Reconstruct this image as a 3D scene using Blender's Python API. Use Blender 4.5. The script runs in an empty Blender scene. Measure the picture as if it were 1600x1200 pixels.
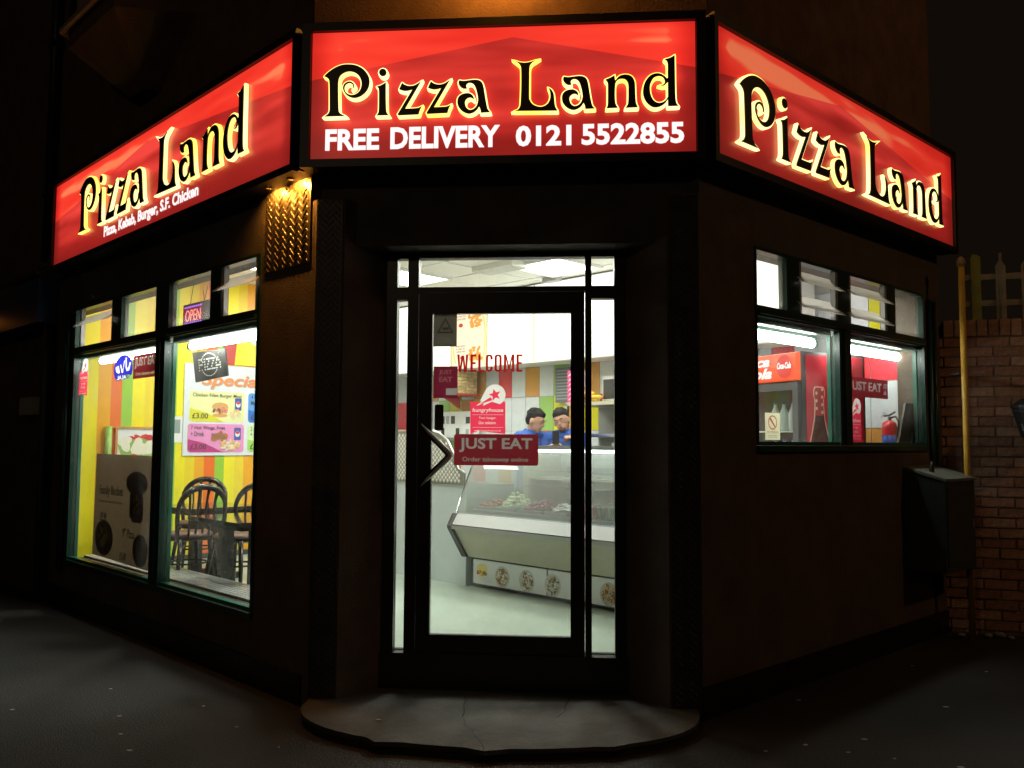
import bpy, bmesh, math, random
from mathutils import Vector, Matrix
random.seed(7)
C = bpy.context.scene.collection
SC = bpy.context.scene
PI = math.pi
R_ = math.radians

# ------------------------------------------------------------------ camera, world, exposure
cam_d = bpy.data.cameras.new('camera'); cam = bpy.data.objects.new('camera', cam_d); C.objects.link(cam)
yaw, pitch, roll = .0768, .0687, .0051
cF = Vector((-math.sin(yaw)*math.cos(pitch), math.cos(yaw)*math.cos(pitch), math.sin(pitch)))
cR = Vector((math.cos(yaw), math.sin(yaw), 0)); cU = cR.cross(cF)
cR2 = cR*math.cos(roll)+cU*math.sin(roll); cU2 = cU*math.cos(roll)-cR*math.sin(roll)
cam.matrix_world = Matrix(((cR2.x, cU2.x, -cF.x, .402), (cR2.y, cU2.y, -cF.y, -4.319), (cR2.z, cU2.z, -cF.z, 1.388), (0, 0, 0, 1)))
cam_d.sensor_width = 36; cam_d.lens = 29.86; cam_d.clip_start = .05; cam_d.clip_end = 400
SC.camera = cam
world = bpy.data.worlds.new('World'); SC.world = world; world.use_nodes = True
wn = world.node_tree; wn.nodes.clear()
wo = wn.nodes.new('ShaderNodeOutputWorld'); wb = wn.nodes.new('ShaderNodeBackground'); wb2 = wn.nodes.new('ShaderNodeBackground'); wa = wn.nodes.new('ShaderNodeAddShader')
sky = wn.nodes.new('ShaderNodeTexSky'); sky.sky_type = 'NISHITA'; sky.sun_disc = False; sky.sun_elevation = R_(-6); sky.sun_rotation = R_(200)
wn.links.new(sky.outputs[0], wb.inputs[0]); wb.inputs[1].default_value = .002      # night sky
wb2.inputs[0].default_value = (1.0, .66, .38, 1); wb2.inputs[1].default_value = .005   # town glow
wn.links.new(wb.outputs[0], wa.inputs[0]); wn.links.new(wb2.outputs[0], wa.inputs[1]); wn.links.new(wa.outputs[0], wo.inputs[0])
vs = SC.view_settings; vs.view_transform = 'Standard'; vs.look = 'None'; vs.gamma = 1; vs.exposure = 0; vs.use_curve_mapping = False
SC.cycles.use_denoising = True
SC.cycles.max_bounces = 8; SC.cycles.transparent_max_bounces = 16; SC.cycles.sample_clamp_indirect = 6; SC.cycles.caustics_reflective = False; SC.cycles.caustics_refractive = False

# ------------------------------------------------------------------ frames of the place
aL, aR = .7035, .8101
GL = Vector((-1.1255, .063, 0)); GR = Vector((1.118, .0315, 0))
dL = Vector((-math.cos(aL), math.sin(aL), 0)); nL = Vector((math.sin(aL), math.cos(aL), 0))
dR = Vector((math.cos(aR), math.sin(aR), 0)); nR = Vector((-math.sin(aR), math.cos(aR), 0))
def frame(o, x, y): return Matrix(((x.x, y.x, 0, o.x), (x.y, y.y, 0, o.y), (0, 0, 1, o.z), (0, 0, 0, 1)))
F0 = Matrix.Identity(4)
FL = frame(GL, -dL, nL)       # left facade and the shop inside: x to the right seen from the street, y inwards
FR = frame(GR, dR, nR)        # right facade
def at(F, x, y, z=0): return F @ Vector((x, y, z))

# ------------------------------------------------------------------ materials
def nodes(m):
    m.use_nodes = True; nt = m.node_tree; return nt, nt.nodes['Principled BSDF']
def mat(name, col, rough=.6, metal=0, emis=None, es=1, var=0, vs_=8, bump=0, bs=60, trans=0, spec=None, coat=0):
    m = bpy.data.materials.new(name); nt, b = nodes(m)
    b.inputs['Base Color'].default_value = (*col, 1); b.inputs['Roughness'].default_value = rough; b.inputs['Metallic'].default_value = metal
    if spec is not None: b.inputs['Specular IOR Level'].default_value = spec
    if coat: b.inputs['Coat Weight'].default_value = coat
    if emis: b.inputs['Emission Color'].default_value = (*emis, 1); b.inputs['Emission Strength'].default_value = es
    if var or bump:
        tc = nt.nodes.new('ShaderNodeTexCoord')
    if var:
        n = nt.nodes.new('ShaderNodeTexNoise'); n.inputs['Scale'].default_value = vs_; n.inputs['Detail'].default_value = 8; n.inputs['Roughness'].default_value = .65
        nt.links.new(tc.outputs['Object'], n.inputs['Vector'])
        mx = nt.nodes.new('ShaderNodeMix'); mx.data_type = 'RGBA'; mx.blend_type = 'MIX'
        mr = nt.nodes.new('ShaderNodeMapRange'); mr.inputs[1].default_value = .3; mr.inputs[2].default_value = .7
        nt.links.new(n.outputs['Fac'], mr.inputs[0]); nt.links.new(mr.outputs[0], mx.inputs['Factor'])
        mx.inputs['A'].default_value = (*[c*(1-var) for c in col], 1); mx.inputs['B'].default_value = (*[min(1, c*(1+var)) for c in col], 1)
        nt.links.new(mx.outputs['Result'], b.inputs['Base Color'])
    if bump:
        n2 = nt.nodes.new('ShaderNodeTexNoise'); n2.inputs['Scale'].default_value = bs; n2.inputs['Detail'].default_value = 6
        nt.links.new(tc.outputs['Object'], n2.inputs['Vector'])
        bp = nt.nodes.new('ShaderNodeBump'); bp.inputs['Strength'].default_value = bump; bp.inputs['Distance'].default_value = .01
        nt.links.new(n2.outputs['Fac'], bp.inputs['Height']); nt.links.new(bp.outputs[0], b.inputs['Normal'])
    if trans:   # thin print on glass or paper: light from behind shows through
        tr = nt.nodes.new('ShaderNodeBsdfTranslucent'); tr.inputs[0].default_value = (*col, 1)
        ms = nt.nodes.new('ShaderNodeMixShader'); ms.inputs[0].default_value = trans
        out = nt.nodes['Material Output']
        nt.links.new(b.outputs[0], ms.inputs[1]); nt.links.new(tr.outputs[0], ms.inputs[2]); nt.links.new(ms.outputs[0], out.inputs[0])
    return m
def glass_mat(name, tint=(.93, .97, .95), haze=0):
    m = bpy.data.materials.new(name); m.use_nodes = True; nt = m.node_tree; nt.nodes.clear()
    out = nt.nodes.new('ShaderNodeOutputMaterial'); t = nt.nodes.new('ShaderNodeBsdfTransparent'); g = nt.nodes.new('ShaderNodeBsdfGlossy')
    t.inputs[0].default_value = (*tint, 1); g.inputs['Roughness'].default_value = .02
    lw = nt.nodes.new('ShaderNodeLayerWeight'); lw.inputs[0].default_value = .5; ms = nt.nodes.new('ShaderNodeMixShader')
    pw = nt.nodes.new('ShaderNodeMath'); pw.operation = 'POWER'; pw.inputs[1].default_value = 4; nt.links.new(lw.outputs['Facing'], pw.inputs[0])
    mr = nt.nodes.new('ShaderNodeMath'); mr.operation = 'MULTIPLY_ADD'; mr.inputs[1].default_value = .45; mr.inputs[2].default_value = .02; nt.links.new(pw.outputs[0], mr.inputs[0])
    nt.links.new(mr.outputs[0], ms.inputs[0]); nt.links.new(t.outputs[0], ms.inputs[1]); nt.links.new(g.outputs[0], ms.inputs[2])
    last = ms
    if haze:
        d = nt.nodes.new('ShaderNodeBsdfDiffuse'); d.inputs[0].default_value = (.8, .8, .78, 1); tl = nt.nodes.new('ShaderNodeBsdfTranslucent'); tl.inputs[0].default_value = (.8, .8, .76, 1)
        m1 = nt.nodes.new('ShaderNodeMixShader'); nt.links.new(d.outputs[0], m1.inputs[1]); nt.links.new(tl.outputs[0], m1.inputs[2])
        m2 = nt.nodes.new('ShaderNodeMixShader'); m2.inputs[0].default_value = haze
        nt.links.new(ms.outputs[0], m2.inputs[1]); nt.links.new(m1.outputs[0], m2.inputs[2]); last = m2
        if haze < .1:      # grime and finger smears
            tc = nt.nodes.new('ShaderNodeTexCoord'); n = nt.nodes.new('ShaderNodeTexNoise'); n.inputs['Scale'].default_value = 3.5; n.inputs['Detail'].default_value = 7; n.inputs['Roughness'].default_value = .7
            q = nt.nodes.new('ShaderNodeMapRange'); q.inputs[1].default_value = .42; q.inputs[2].default_value = .75; q.inputs[3].default_value = .004; q.inputs[4].default_value = haze
            nt.links.new(tc.outputs['Object'], n.inputs['Vector']); nt.links.new(n.outputs['Fac'], q.inputs[0]); nt.links.new(q.outputs[0], m2.inputs[0])
    nt.links.new(last.outputs[0], out.inputs[0]); return m
def emat(name, col, s):
    m = bpy.data.materials.new(name); nt, b = nodes(m)
    b.inputs['Base Color'].default_value = (*[c*.3 for c in col], 1); b.inputs['Emission Color'].default_value = (*col, 1); b.inputs['Emission Strength'].default_value = s
    b.inputs['Roughness'].default_value = .5; return m
M = {}
M['glass'] = glass_mat('window_glass', haze=.07)
M['case_glass'] = glass_mat('misted_glass', (.95, .98, .97), .26)
M['frost'] = glass_mat('obscured_glass', (.9, .9, .86), .55)
M['render'] = mat('painted_render', (.10, .085, .07), .85, var=.25, vs_=3, bump=.5, bs=90)
M['dash'] = mat('brown_render', (.115, .083, .058), .9, var=.3, vs_=4, bump=.7, bs=120)
M['upper'] = mat('upper_brickwork', (.15, .085, .05), .9, var=.3, vs_=5, bump=.5, bs=70)
M['black'] = mat('black_paint', (.012, .012, .011), .38, var=.3, vs_=12)
M['trim'] = mat('dark_fascia_trim', (.010, .008, .007), .42, var=.25, vs_=6)
M['green'] = mat('lit_green_frame_paint', (.008, .13, .085), .35, var=.15, vs_=9)  # brighter copy of the frame green, standing in for room light
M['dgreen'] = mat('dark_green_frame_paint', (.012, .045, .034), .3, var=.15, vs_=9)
M['chrome'] = mat('chrome', (.75, .75, .74), .14, 1)
M['steel'] = mat('brushed_steel', (.55, .56, .56), .32, 1, var=.1, vs_=30)
M['plate'] = mat('diamond_plate_steel', (.62, .6, .56), .28, 1, var=.15, vs_=14)
M['plate_out'] = mat('weathered_diamond_plate', (.16, .14, .12), .42, .75, var=.3, vs_=8)  # brighter copy of the plate, for the pier in the orange light
M['concrete'] = None
M['white'] = mat('white_wall_paint', (.78, .78, .74), .6, var=.04, vs_=3)
M['ceil'] = mat('white_ceiling_tile', (.84, .82, .76), .8, bump=.1, bs=150)
M['grey'] = mat('grey_metal', (.35, .35, .34), .45)
M['dgrey'] = mat('dark_grey_plastic', (.06, .06, .065), .4)
M['cream'] = mat('cream_panel', (.46, .44, .33), .4, var=.05, vs_=4)
M['cwhite'] = mat('counter_laminate', (.62, .68, .7), .3, var=.03, vs_=3)
M['redp'] = mat('red_print', (.62, .02, .04), .5)
M['wood'] = mat('orange_wood', (.6, .25, .06), .5, var=.2, vs_=20)
M['chair'] = mat('dark_stained_wood', (.022, .016, .013), .25, var=.3, vs_=20, coat=.3)
M['seat'] = mat('brown_seat_vinyl', (.17, .085, .055), .45, var=.2, vs_=15)
M['table'] = mat('black_gloss_table_top', (.03, .03, .03), .12, coat=.4)
M['paper'] = mat('white_paper', (.78, .79, .8), .6)
M['tilew'] = mat('white_tile', (.62, .65, .68), .2, var=.05, vs_=20)
M['tileo'] = mat('orange_tile', (.62, .3, .08), .2)
M['tileg'] = mat('green_tile', (.3, .5, .12), .2)
M['tiler'] = mat('red_tile', (.68, .05, .07), .2)
M['tiley'] = mat('yellow_tile', (.62, .58, .03), .2)
M['grout'] = mat('grout', (.45, .44, .42), .8)

def asphalt():
    m = bpy.data.materials.new('asphalt'); nt, b = nodes(m); L = nt.links
    tc = nt.nodes.new('ShaderNodeTexCoord')
    n1 = nt.nodes.new('ShaderNodeTexNoise'); n1.inputs['Scale'].default_value = .9; n1.inputs['Detail'].default_value = 5
    n2 = nt.nodes.new('ShaderNodeTexNoise'); n2.inputs['Scale'].default_value = 130; n2.inputs['Detail'].default_value = 4
    v = nt.nodes.new('ShaderNodeTexVoronoi'); v.inputs['Scale'].default_value = 150
    for n in (n1, n2, v): L.new(tc.outputs['Object'], n.inputs['Vector'])
    r1 = nt.nodes.new('ShaderNodeValToRGB'); r1.color_ramp.elements[0].position = .35; r1.color_ramp.elements[1].position = .7
    r1.color_ramp.elements[0].color = (.017, .0165, .016, 1); r1.color_ramp.elements[1].color = (.040, .039, .037, 1)
    r2 = nt.nodes.new('ShaderNodeValToRGB'); r2.color_ramp.elements[0].position = .35; r2.color_ramp.elements[1].position = .75
    r2.color_ramp.elements[0].color = (.5, .5, .5, 1); r2.color_ramp.elements[1].color = (2.0, 1.95, 1.85, 1)
    mx = nt.nodes.new('ShaderNodeMix'); mx.data_type = 'RGBA'; mx.blend_type = 'MULTIPLY'; mx.inputs['Factor'].default_value = 1
    L.new(n1.outputs['Fac'], r1.inputs[0]); L.new(n2.outputs['Fac'], r2.inputs[0]); L.new(r1.outputs[0], mx.inputs['A']); L.new(r2.outputs[0], mx.inputs['B'])
    L.new(mx.outputs['Result'], b.inputs['Base Color']); b.inputs['Roughness'].default_value = .8
    bp = nt.nodes.new('ShaderNodeBump'); bp.inputs['Strength'].default_value = .9; bp.inputs['Distance'].default_value = .006
    L.new(v.outputs['Distance'], bp.inputs['Height']); L.new(bp.outputs[0], b.inputs['Normal'])
    return m
M['asphalt'] = asphalt()
M['concrete'] = mat('worn_concrete', (.085, .080, .072), .88, var=.5, vs_=3.2, bump=.5, bs=60)
M['concrete_dark'] = mat('dark_concrete_bed', (.035, .032, .028), .95, bump=.5)
M['floor'] = mat('pale_green_vinyl', (.42, .50, .43), .32, var=.12, vs_=2.5)

# ------------------------------------------------------------------ mesh helpers
def link(name, me, m=None, parent=None, loc=None):
    o = bpy.data.objects.new(name, me); C.objects.link(o)
    if m is not None and not me.materials: me.materials.append(m)
    if parent is not None: o.parent = parent
    if loc is not None: o.location = loc
    return o
def tag(o, label=None, cat=None, group=None, kind=None):
    if label: o['label'] = label
    if cat: o['category'] = cat
    if group: o['group'] = group
    if kind: o['kind'] = kind
    return o
def thing(name, label, cat, F=F0, loc=(0, 0, 0), rz=0, group=None):
    o = bpy.data.objects.new(name, None); C.objects.link(o); o.empty_display_size = .1
    o.matrix_world = F @ Matrix.Translation(Vector(loc)) @ Matrix.Rotation(rz, 4, 'Z')
    return tag(o, label, cat, group)
class MB:
    def __init__(s): s.v = []; s.f = []
    def add(s, v, f):
        n = len(s.v); s.v += [tuple(p) for p in v]; s.f += [tuple(i+n for i in q) for q in f]; return s
    def box(s, x0, x1, y0, y1, z0, z1, T=None):
        v = [Vector((x, y, z)) for z in (z0, z1) for y in (y0, y1) for x in (x0, x1)]
        if T is not None: v = [T @ p for p in v]
        return s.add(v, [(0, 2, 3, 1), (4, 5, 7, 6), (0, 1, 5, 4), (2, 6, 7, 3), (0, 4, 6, 2), (1, 3, 7, 5)])
    def prism(s, pts, z0, z1, T=None):      # polygon in xy, extruded in z
        a = sum(pts[i][0]*pts[(i+1) % len(pts)][1]-pts[(i+1) % len(pts)][0]*pts[i][1] for i in range(len(pts)))
        if a < 0: pts = pts[::-1]
        n = len(pts); v = [Vector((p[0], p[1], z0)) for p in pts]+[Vector((p[0], p[1], z1)) for p in pts]
        if T is not None: v = [T @ p for p in v]
        return s.add(v, [tuple(range(n))[::-1], tuple(range(n, 2*n))]+[(i, (i+1) % n, n+(i+1) % n, n+i) for i in range(n)])
    def prof(s, pts, x0, x1):               # polygon in yz, extruded along x
        a = sum(pts[i][0]*pts[(i+1) % len(pts)][1]-pts[(i+1) % len(pts)][0]*pts[i][1] for i in range(len(pts)))
        if a < 0: pts = pts[::-1]
        n = len(pts); v = [(x0, p[0], p[1]) for p in pts]+[(x1, p[0], p[1]) for p in pts]
        return s.add(v, [tuple(range(n))[::-1], tuple(range(n, 2*n))]+[(i, (i+1) % n, n+(i+1) % n, n+i) for i in range(n)])
    def plate(s, pts, y0, y1):              # polygon in xz, facing -y, between y0 (front) and y1 (back)
        a = sum(pts[i][0]*pts[(i+1) % len(pts)][1]-pts[(i+1) % len(pts)][0]*pts[i][1] for i in range(len(pts)))
        if a < 0: pts = pts[::-1]
        n = len(pts); v = [(p[0], y0, p[1]) for p in pts]+[(p[0], y1, p[1]) for p in pts]
        return s.add(v, [tuple(range(n)), tuple(range(n, 2*n))[::-1]]+[((i+1) % n, i, n+i, n+(i+1) % n) for i in range(n)])
    def tube(s, pts, r, n=8, cap=True):
        pts = [Vector(p) for p in pts]; rs = r if isinstance(r, (list, tuple)) else [r]*len(pts)
        base = len(s.v); up = Vector((0, 0, 1)); prev = None
        for i, p in enumerate(pts):
            d = (pts[min(i+1, len(pts)-1)]-pts[max(i-1, 0)]).normalized()
            if prev is None: a = d.cross(up if abs(d.z) < .9 else Vector((1, 0, 0))).normalized()
            else: a = (prev-d*prev.dot(d)).normalized()
            prev = a; b = d.cross(a)
            for k in range(n):
                t = 2*PI*k/n; s.v.append(tuple(p+(a*math.cos(t)+b*math.sin(t))*rs[i]))
        for i in range(len(pts)-1):
            for k in range(n):
                s.f.append((base+i*n+k, base+i*n+(k+1) % n, base+(i+1)*n+(k+1) % n, base+(i+1)*n+k))
        if cap: s.f.append(tuple(base+k for k in range(n))[::-1]); s.f.append(tuple(base+(len(pts)-1)*n+k for k in range(n)))
        return s
    def ball(s, c, r, n=10, m=7, T=None):
        r = (r, r, r) if not isinstance(r, (list, tuple)) else r; base = len(s.v)
        P = [Vector((0, 0, 1))]+[Vector((math.sin(PI*i/m)*math.cos(2*PI*k/n), math.sin(PI*i/m)*math.sin(2*PI*k/n), math.cos(PI*i/m))) for i in range(1, m) for k in range(n)]+[Vector((0, 0, -1))]
        for p in P:
            q = Vector((p.x*r[0], p.y*r[1], p.z*r[2]))
            if T is not None: q = T @ q
            s.v.append(tuple(q+Vector(c)))
        for k in range(n): s.f.append((base, base+1+k, base+1+(k+1) % n))
        for i in range(m-2):
            for k in range(n):
                a = base+1+i*n; s.f.append((a+k, a+n+k, a+n+(k+1) % n, a+(k+1) % n))
        a = base+1+(m-2)*n
        for k in range(n): s.f.append((base+1+(m-1)*n, a+(k+1) % n, a+k))
        return s
    def lathe(s, prof, n=20, c=(0, 0)):     # (r,z) list
        base = len(s.v)
        for r, z in prof:
            for k in range(n): s.v.append((c[0]+r*math.cos(2*PI*k/n), c[1]+r*math.sin(2*PI*k/n), z))
        for i in range(len(prof)-1):
            for k in range(n): s.f.append((base+i*n+k, base+i*n+(k+1) % n, base+(i+1)*n+(k+1) % n, base+(i+1)*n+k))
        s.f.append(tuple(base+k for k in range(n))[::-1]); s.f.append(tuple(base+(len(prof)-1)*n+k for k in range(n)))
        return s
    def mesh(s, name, bevel=0, smooth=False):
        me = bpy.data.meshes.new(name); me.from_pydata(s.v, [], s.f); me.update()
        if bevel:
            bm = bmesh.new(); bm.from_mesh(me); bmesh.ops.bevel(bm, geom=bm.edges[:], offset=bevel, segments=2, affect='EDGES', clamp_overlap=True); bm.to_mesh(me); bm.free()
        if smooth:
            me.polygons.foreach_set('use_smooth', [True]*len(me.polygons))
        return me
    def build(s, name, m, parent=None, bevel=0, smooth=False, loc=None):
        return link(name, s.mesh(name, bevel, smooth), m, parent, loc)
def structure(name, mb, m, F=F0, label=None):
    o = mb.build(name, m); o.matrix_world = F; tag(o, label, None, None, 'structure'); return o
def ell(cx, cz, rx, rz, n=24, a0=0, a1=2*PI): return [(cx+rx*math.cos(a0+(a1-a0)*i/n), cz+rz*math.sin(a0+(a1-a0)*i/n)) for i in range(n+(0 if abs(a1-a0-2*PI) < 1e-6 else 1))]
def rect(x0, x1, z0, z1): return [(x0, z0), (x1, z0), (x1, z1), (x0, z1)]
def rrect(x0, x1, z0, z1, r, n=5):
    o = []
    for cx, cz, a in ((x1-r, z0+r, -PI/2), (x1-r, z1-r, 0), (x0+r, z1-r, PI/2), (x0+r, z0+r, PI)):
        o += [(cx+r*math.cos(a+PI/2*i/n), cz+r*math.sin(a+PI/2*i/n)) for i in range(n+1)]
    return o
DG = None
def curve_to_xz(cu):
    o = bpy.data.objects.new('tmp', cu); C.objects.link(o)
    dg = bpy.context.evaluated_depsgraph_get(); dg.update()
    me = bpy.data.meshes.new_from_object(o.evaluated_get(dg)); bpy.data.objects.remove(o); bpy.data.curves.remove(cu)
    for v in me.vertices: x, y, z = v.co; v.co = (x, -z, y)
    me.materials.clear(); me.update(); return me
def text_mesh(body, box, bold=0, ext=.0006, shear=0, y=0, keep=False, flip=False, spacing=1):
    cu = bpy.data.curves.new('txt', 'FONT'); cu.body = body; cu.size = 1; cu.extrude = .0; cu.offset = bold; cu.shear = shear; cu.align_x = 'LEFT'; cu.resolution_u = 3
    cu.space_character = spacing; cu.extrude = .02
    me = curve_to_xz(cu)
    xs = [v.co.x for v in me.vertices]; zs = [v.co.z for v in me.vertices]; x0, x1, z0, z1 = box
    sx = (x1-x0)/(max(xs)-min(xs)); sz = (z1-z0)/(max(zs)-min(zs)); mx, mz = min(xs), min(zs)
    if keep:
        k = min(sx, sz); x0 += ((x1-x0)-(max(xs)-min(xs))*k)/2; sx = sz = k
    for v in me.vertices:
        X = x0+(v.co.x-mx)*sx
        if flip: X = box[0]+box[1]-X
        v.co = (X, y+v.co.y/.02*ext, z0+(v.co.z-mz)*sz)
    if flip: me.flip_normals()
    me.update(); return me
def text(body, box, m, parent=None, name='lettering', **k): return link(name, text_mesh(body, box, **k), m, parent)

def text_loops(body, box, **k):
    k.pop('y', 0); me = text_mesh(body, box, ext=.001, **k); bm = bmesh.new(); bm.from_mesh(me); bm.normal_update()
    bmesh.ops.delete(bm, geom=[f for f in bm.faces if f.normal.y > -.9], context='FACES'); bmesh.ops.remove_doubles(bm, verts=bm.verts, dist=1e-6)
    loops = []; seen = set()
    for e in bm.edges:
        if e.index in seen or not e.is_boundary: continue
        l = [e.verts[0], e.verts[1]]; seen.add(e.index)
        while True:
            nx = [q for q in l[-1].link_edges if q.is_boundary and q.index not in seen]
            if not nx: break
            seen.add(nx[0].index); l.append(nx[0].other_vert(l[-1]))
        if l[0] is l[-1]: l = l[:-1]
        if len(l) > 2: loops.append([(v.co.x, v.co.z) for v in l])
    bm.free(); bpy.data.meshes.remove(me); return loops
def cut_sheet(name, base, holes, m, parent, y=0):
    """a thin printed film: one sheet with the overprinted shapes left open in it"""
    cu = bpy.data.curves.new('film', 'CURVE'); cu.dimensions = '2D'; cu.fill_mode = 'FRONT'; cu.extrude = 0
    for p in [base]+holes:
        sp = cu.splines.new('POLY'); sp.points.add(len(p)-1); sp.use_cyclic_u = True
        for q, a in zip(sp.points, p): q.co = (a[0], a[1], 0, 1)
    me = curve_to_xz(cu)
    for v in me.vertices: v.co.y = y
    return link(name, me, m, parent)
def flat_text(body, box, m, parent, name='lettering', **k):
    me = text_mesh(body, box, **k); bm = bmesh.new(); bm.from_mesh(me); bm.normal_update()
    bmesh.ops.delete(bm, geom=[f for f in bm.faces if f.normal.y > -.9], context='FACES'); bm.to_mesh(me); bm.free()
    return link(name, me, m, parent)
def film(parent, layers, y=0):
    """layers bottom to top: (name, shape points or ('text', body, box, kw), material)"""
    def lp(s_): return text_loops(s_[1], s_[2], **s_[3]) if isinstance(s_, tuple) and s_[0] == 'text' else [s_]
    def box_(L): xs = [p[0] for l in L for p in l]; zs = [p[1] for l in L for p in l]; return min(xs), max(xs), min(zs), max(zs)
    for i, (nm, s_, m) in enumerate(layers):
        if isinstance(s_, tuple) and s_[0] == 'text': flat_text(s_[1], s_[2], m, parent, nm, y=y, **s_[3]); continue
        me_box = box_([s_]); H = []
        for nm2, q, _ in layers[i+1:]:
            if nm2.startswith('-'): continue
            L = lp(q); b = box_(L)
            if b[0] >= me_box[0]-1e-4 and b[1] <= me_box[1]+1e-4 and b[2] >= me_box[2]-1e-4 and b[3] <= me_box[3]+1e-4 and not any(inside(L[0][0], h) for h in H if len(h) < 60 and h is not None and NEST): H += L
        cut_sheet(nm.lstrip('-'), s_, H, m, parent, y)
NEST = True
def inside(p, poly):
    c_ = False; n = len(poly)
    for i in range(n):
        a, b = poly[i], poly[(i+1) % n]
        if (a[1] > p[1]) != (b[1] > p[1]) and p[0] < (b[0]-a[0])*(p[1]-a[1])/(b[1]-a[1])+a[0]: c_ = not c_
    return c_
LAMP_W, SOFFIT_W, CEIL_W, TUBE_E, STREET_FILL, STREET_ASSUMED = 22, 16, 28, 27, 75, 80
# ================================================================== GROUND AND STEP
structure('pavement', MB().box(-60, 60, -40, 60, -.2, 0), M['asphalt'], label='dark asphalt pavement round the corner shop')
arc = [(-1.0, .06)]+[(.005-1.0*math.cos(a), .06-.585*math.sin(a)**.9) for a in [PI*i/32 for i in range(1, 32)]]+[(1.01, .06), (.99, .34), (-1.0, .34)]
# the step is cast in slabs that cracked apart: cracks are real gaps between the pieces
def clip(poly, a, b):     # keep the part of poly left of a->b
    out = []
    def side(p): return (b[0]-a[0])*(p[1]-a[1])-(b[1]-a[1])*(p[0]-a[0])
    for i in range(len(poly)):
        p, q = poly[i], poly[(i+1) % len(poly)]; sp, sq = side(p), side(q)
        if sp >= 0: out.append(p)
        if sp*sq < 0: t = sp/(sp-sq); out.append((p[0]+(q[0]-p[0])*t, p[1]+(q[1]-p[1])*t))
    return out
step = structure('doorstep', MB().prism([(x*.993, y*.985+.004) for x, y in arc], 0, .032), M['concrete_dark'], label='curved low concrete doorstep with cracks')
nodes_c = dict(A=(-.5, -.55), B=(-.18, -.05), C=(.03, -.62), D=(.33, -.02), E=(.56, -.55), F=(.42, .34), G=(-.22, .34))
def slab(cuts):
    p = arc
    for a, b in cuts:
        dx, dy = b[0]-a[0], b[1]-a[1]; l = math.hypot(dx, dy); ox, oy = -dy/l*.0022, dx/l*.0022
        p = clip(p, (a[0]+ox, a[1]+oy), (b[0]+ox, b[1]+oy))
    return p
n = nodes_c
def jag(a, b, k=7, s=.014):
    pts = [a]
    for i in range(1, k): t = i/k; pts.append((a[0]+(b[0]-a[0])*t+random.uniform(-s, s), a[1]+(b[1]-a[1])*t+random.uniform(-s, s)))
    return pts+[b]
A1, B1, C1, D1, E1, F1, G1 = (-.50, -.49), (-.16, -.10), (.00, -.56), (.30, -.08), (.56, -.455), (.40, .34), (-.20, .34)
cAB, cBC, cBD, cDE, cDF, cBG = jag(A1, B1), jag(B1, C1), jag(B1, D1), jag(D1, E1), jag(D1, F1), jag(B1, G1)
def arcseg(x0, x1):
    a0 = min(range(len(arc)-2), key=lambda i: abs(arc[i][0]-x0)); a1 = min(range(len(arc)-2), key=lambda i: abs(arc[i][0]-x1)); return arc[a0+1:a1]
slabs = [arcseg(-9, -.50)+cAB+cBG[1:]+[(-1.0, .34)],
         arcseg(-.50, .0)+cBC[::-1]+cAB[::-1][1:-1] if 0 else [A1]+arcseg(-.50, .0)+[C1]+cBC[::-1][1:]+cAB[::-1][1:-1],
         [C1]+arcseg(.0, .56)+[E1]+cDE[::-1][1:]+cBD[::-1][1:]+cBC[1:-1],
         [E1]+arcseg(.56, 9)+[(1.01, .06), (.99, .34)]+cDF[::-1]+cDE[1:-1],
         cBG[::-1]+cBD[1:]+cDF[1:]]
for s_ in slabs:
    cx = sum(p[0] for p in s_)/len(s_); cy = sum(p[1] for p in s_)/len(s_)
    o = MB().prism([(cx+(p[0]-cx)*.994, cy+(p[1]-cy)*.991) for p in s_], 0.0325, .0525+random.uniform(-.002, .001)).build('slab', M['concrete'], step)
# litter
lit = mat('litter_paper', (.55, .54, .5), .7)
spots = [(-2.2, .35), (-1.9, -.1), (-1.55, .1), (-1.75, -.35), (-1.25, -.2), (-.95, -.45), (-1.6, -.55), (1.45, -.2), (1.62, -.28), (1.75, -.1), (1.8, -.34), (2.05, -.42), (2.5, 1.3), (2.9, 1.2), (1.6, .5), (3.2, .7), (-2.5, -.05), (1.25, -.3), (-.55, -.2), (2.35, .45)]
for i, (x, y) in enumerate(spots):
    mb = MB(); r = random.uniform(.006, .017); a = random.uniform(0, 6); z = .054 if (x, y) == (-.55, -.2) else .001
    p = [(x+r*math.cos(a+t)*random.uniform(.5, 1.2), y+r*.6*math.sin(a+t)*random.uniform(.6, 1.1)) for t in (0, 1.1, 2.3, 3.3, 4.4, 5.4)]
    mb.prism(p, z, z+.003)
    tag(mb.build('litter_scrap', lit), 'tiny pale scrap of litter on the dark pavement near the doorstep', 'litter', 'scraps of litter scattered on the pavement')

# ================================================================== SHOP BUILDING
bld = thing('shop_building', 'dark corner takeaway building with a chamfered entrance and glowing windows', 'building')
def bpart(name, mb, m, F=F0, parent=None, **k):
    o = mb.build(name, m, parent or bld, **k); o.matrix_local = F; return o
def P2(F, x, y): p = at(F, x, y); return (p.x, p.y)
TH = .20   # wall thickness
Y0 = .122
cl, cr = (-1.006, .122), (1.035, .122)
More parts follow.
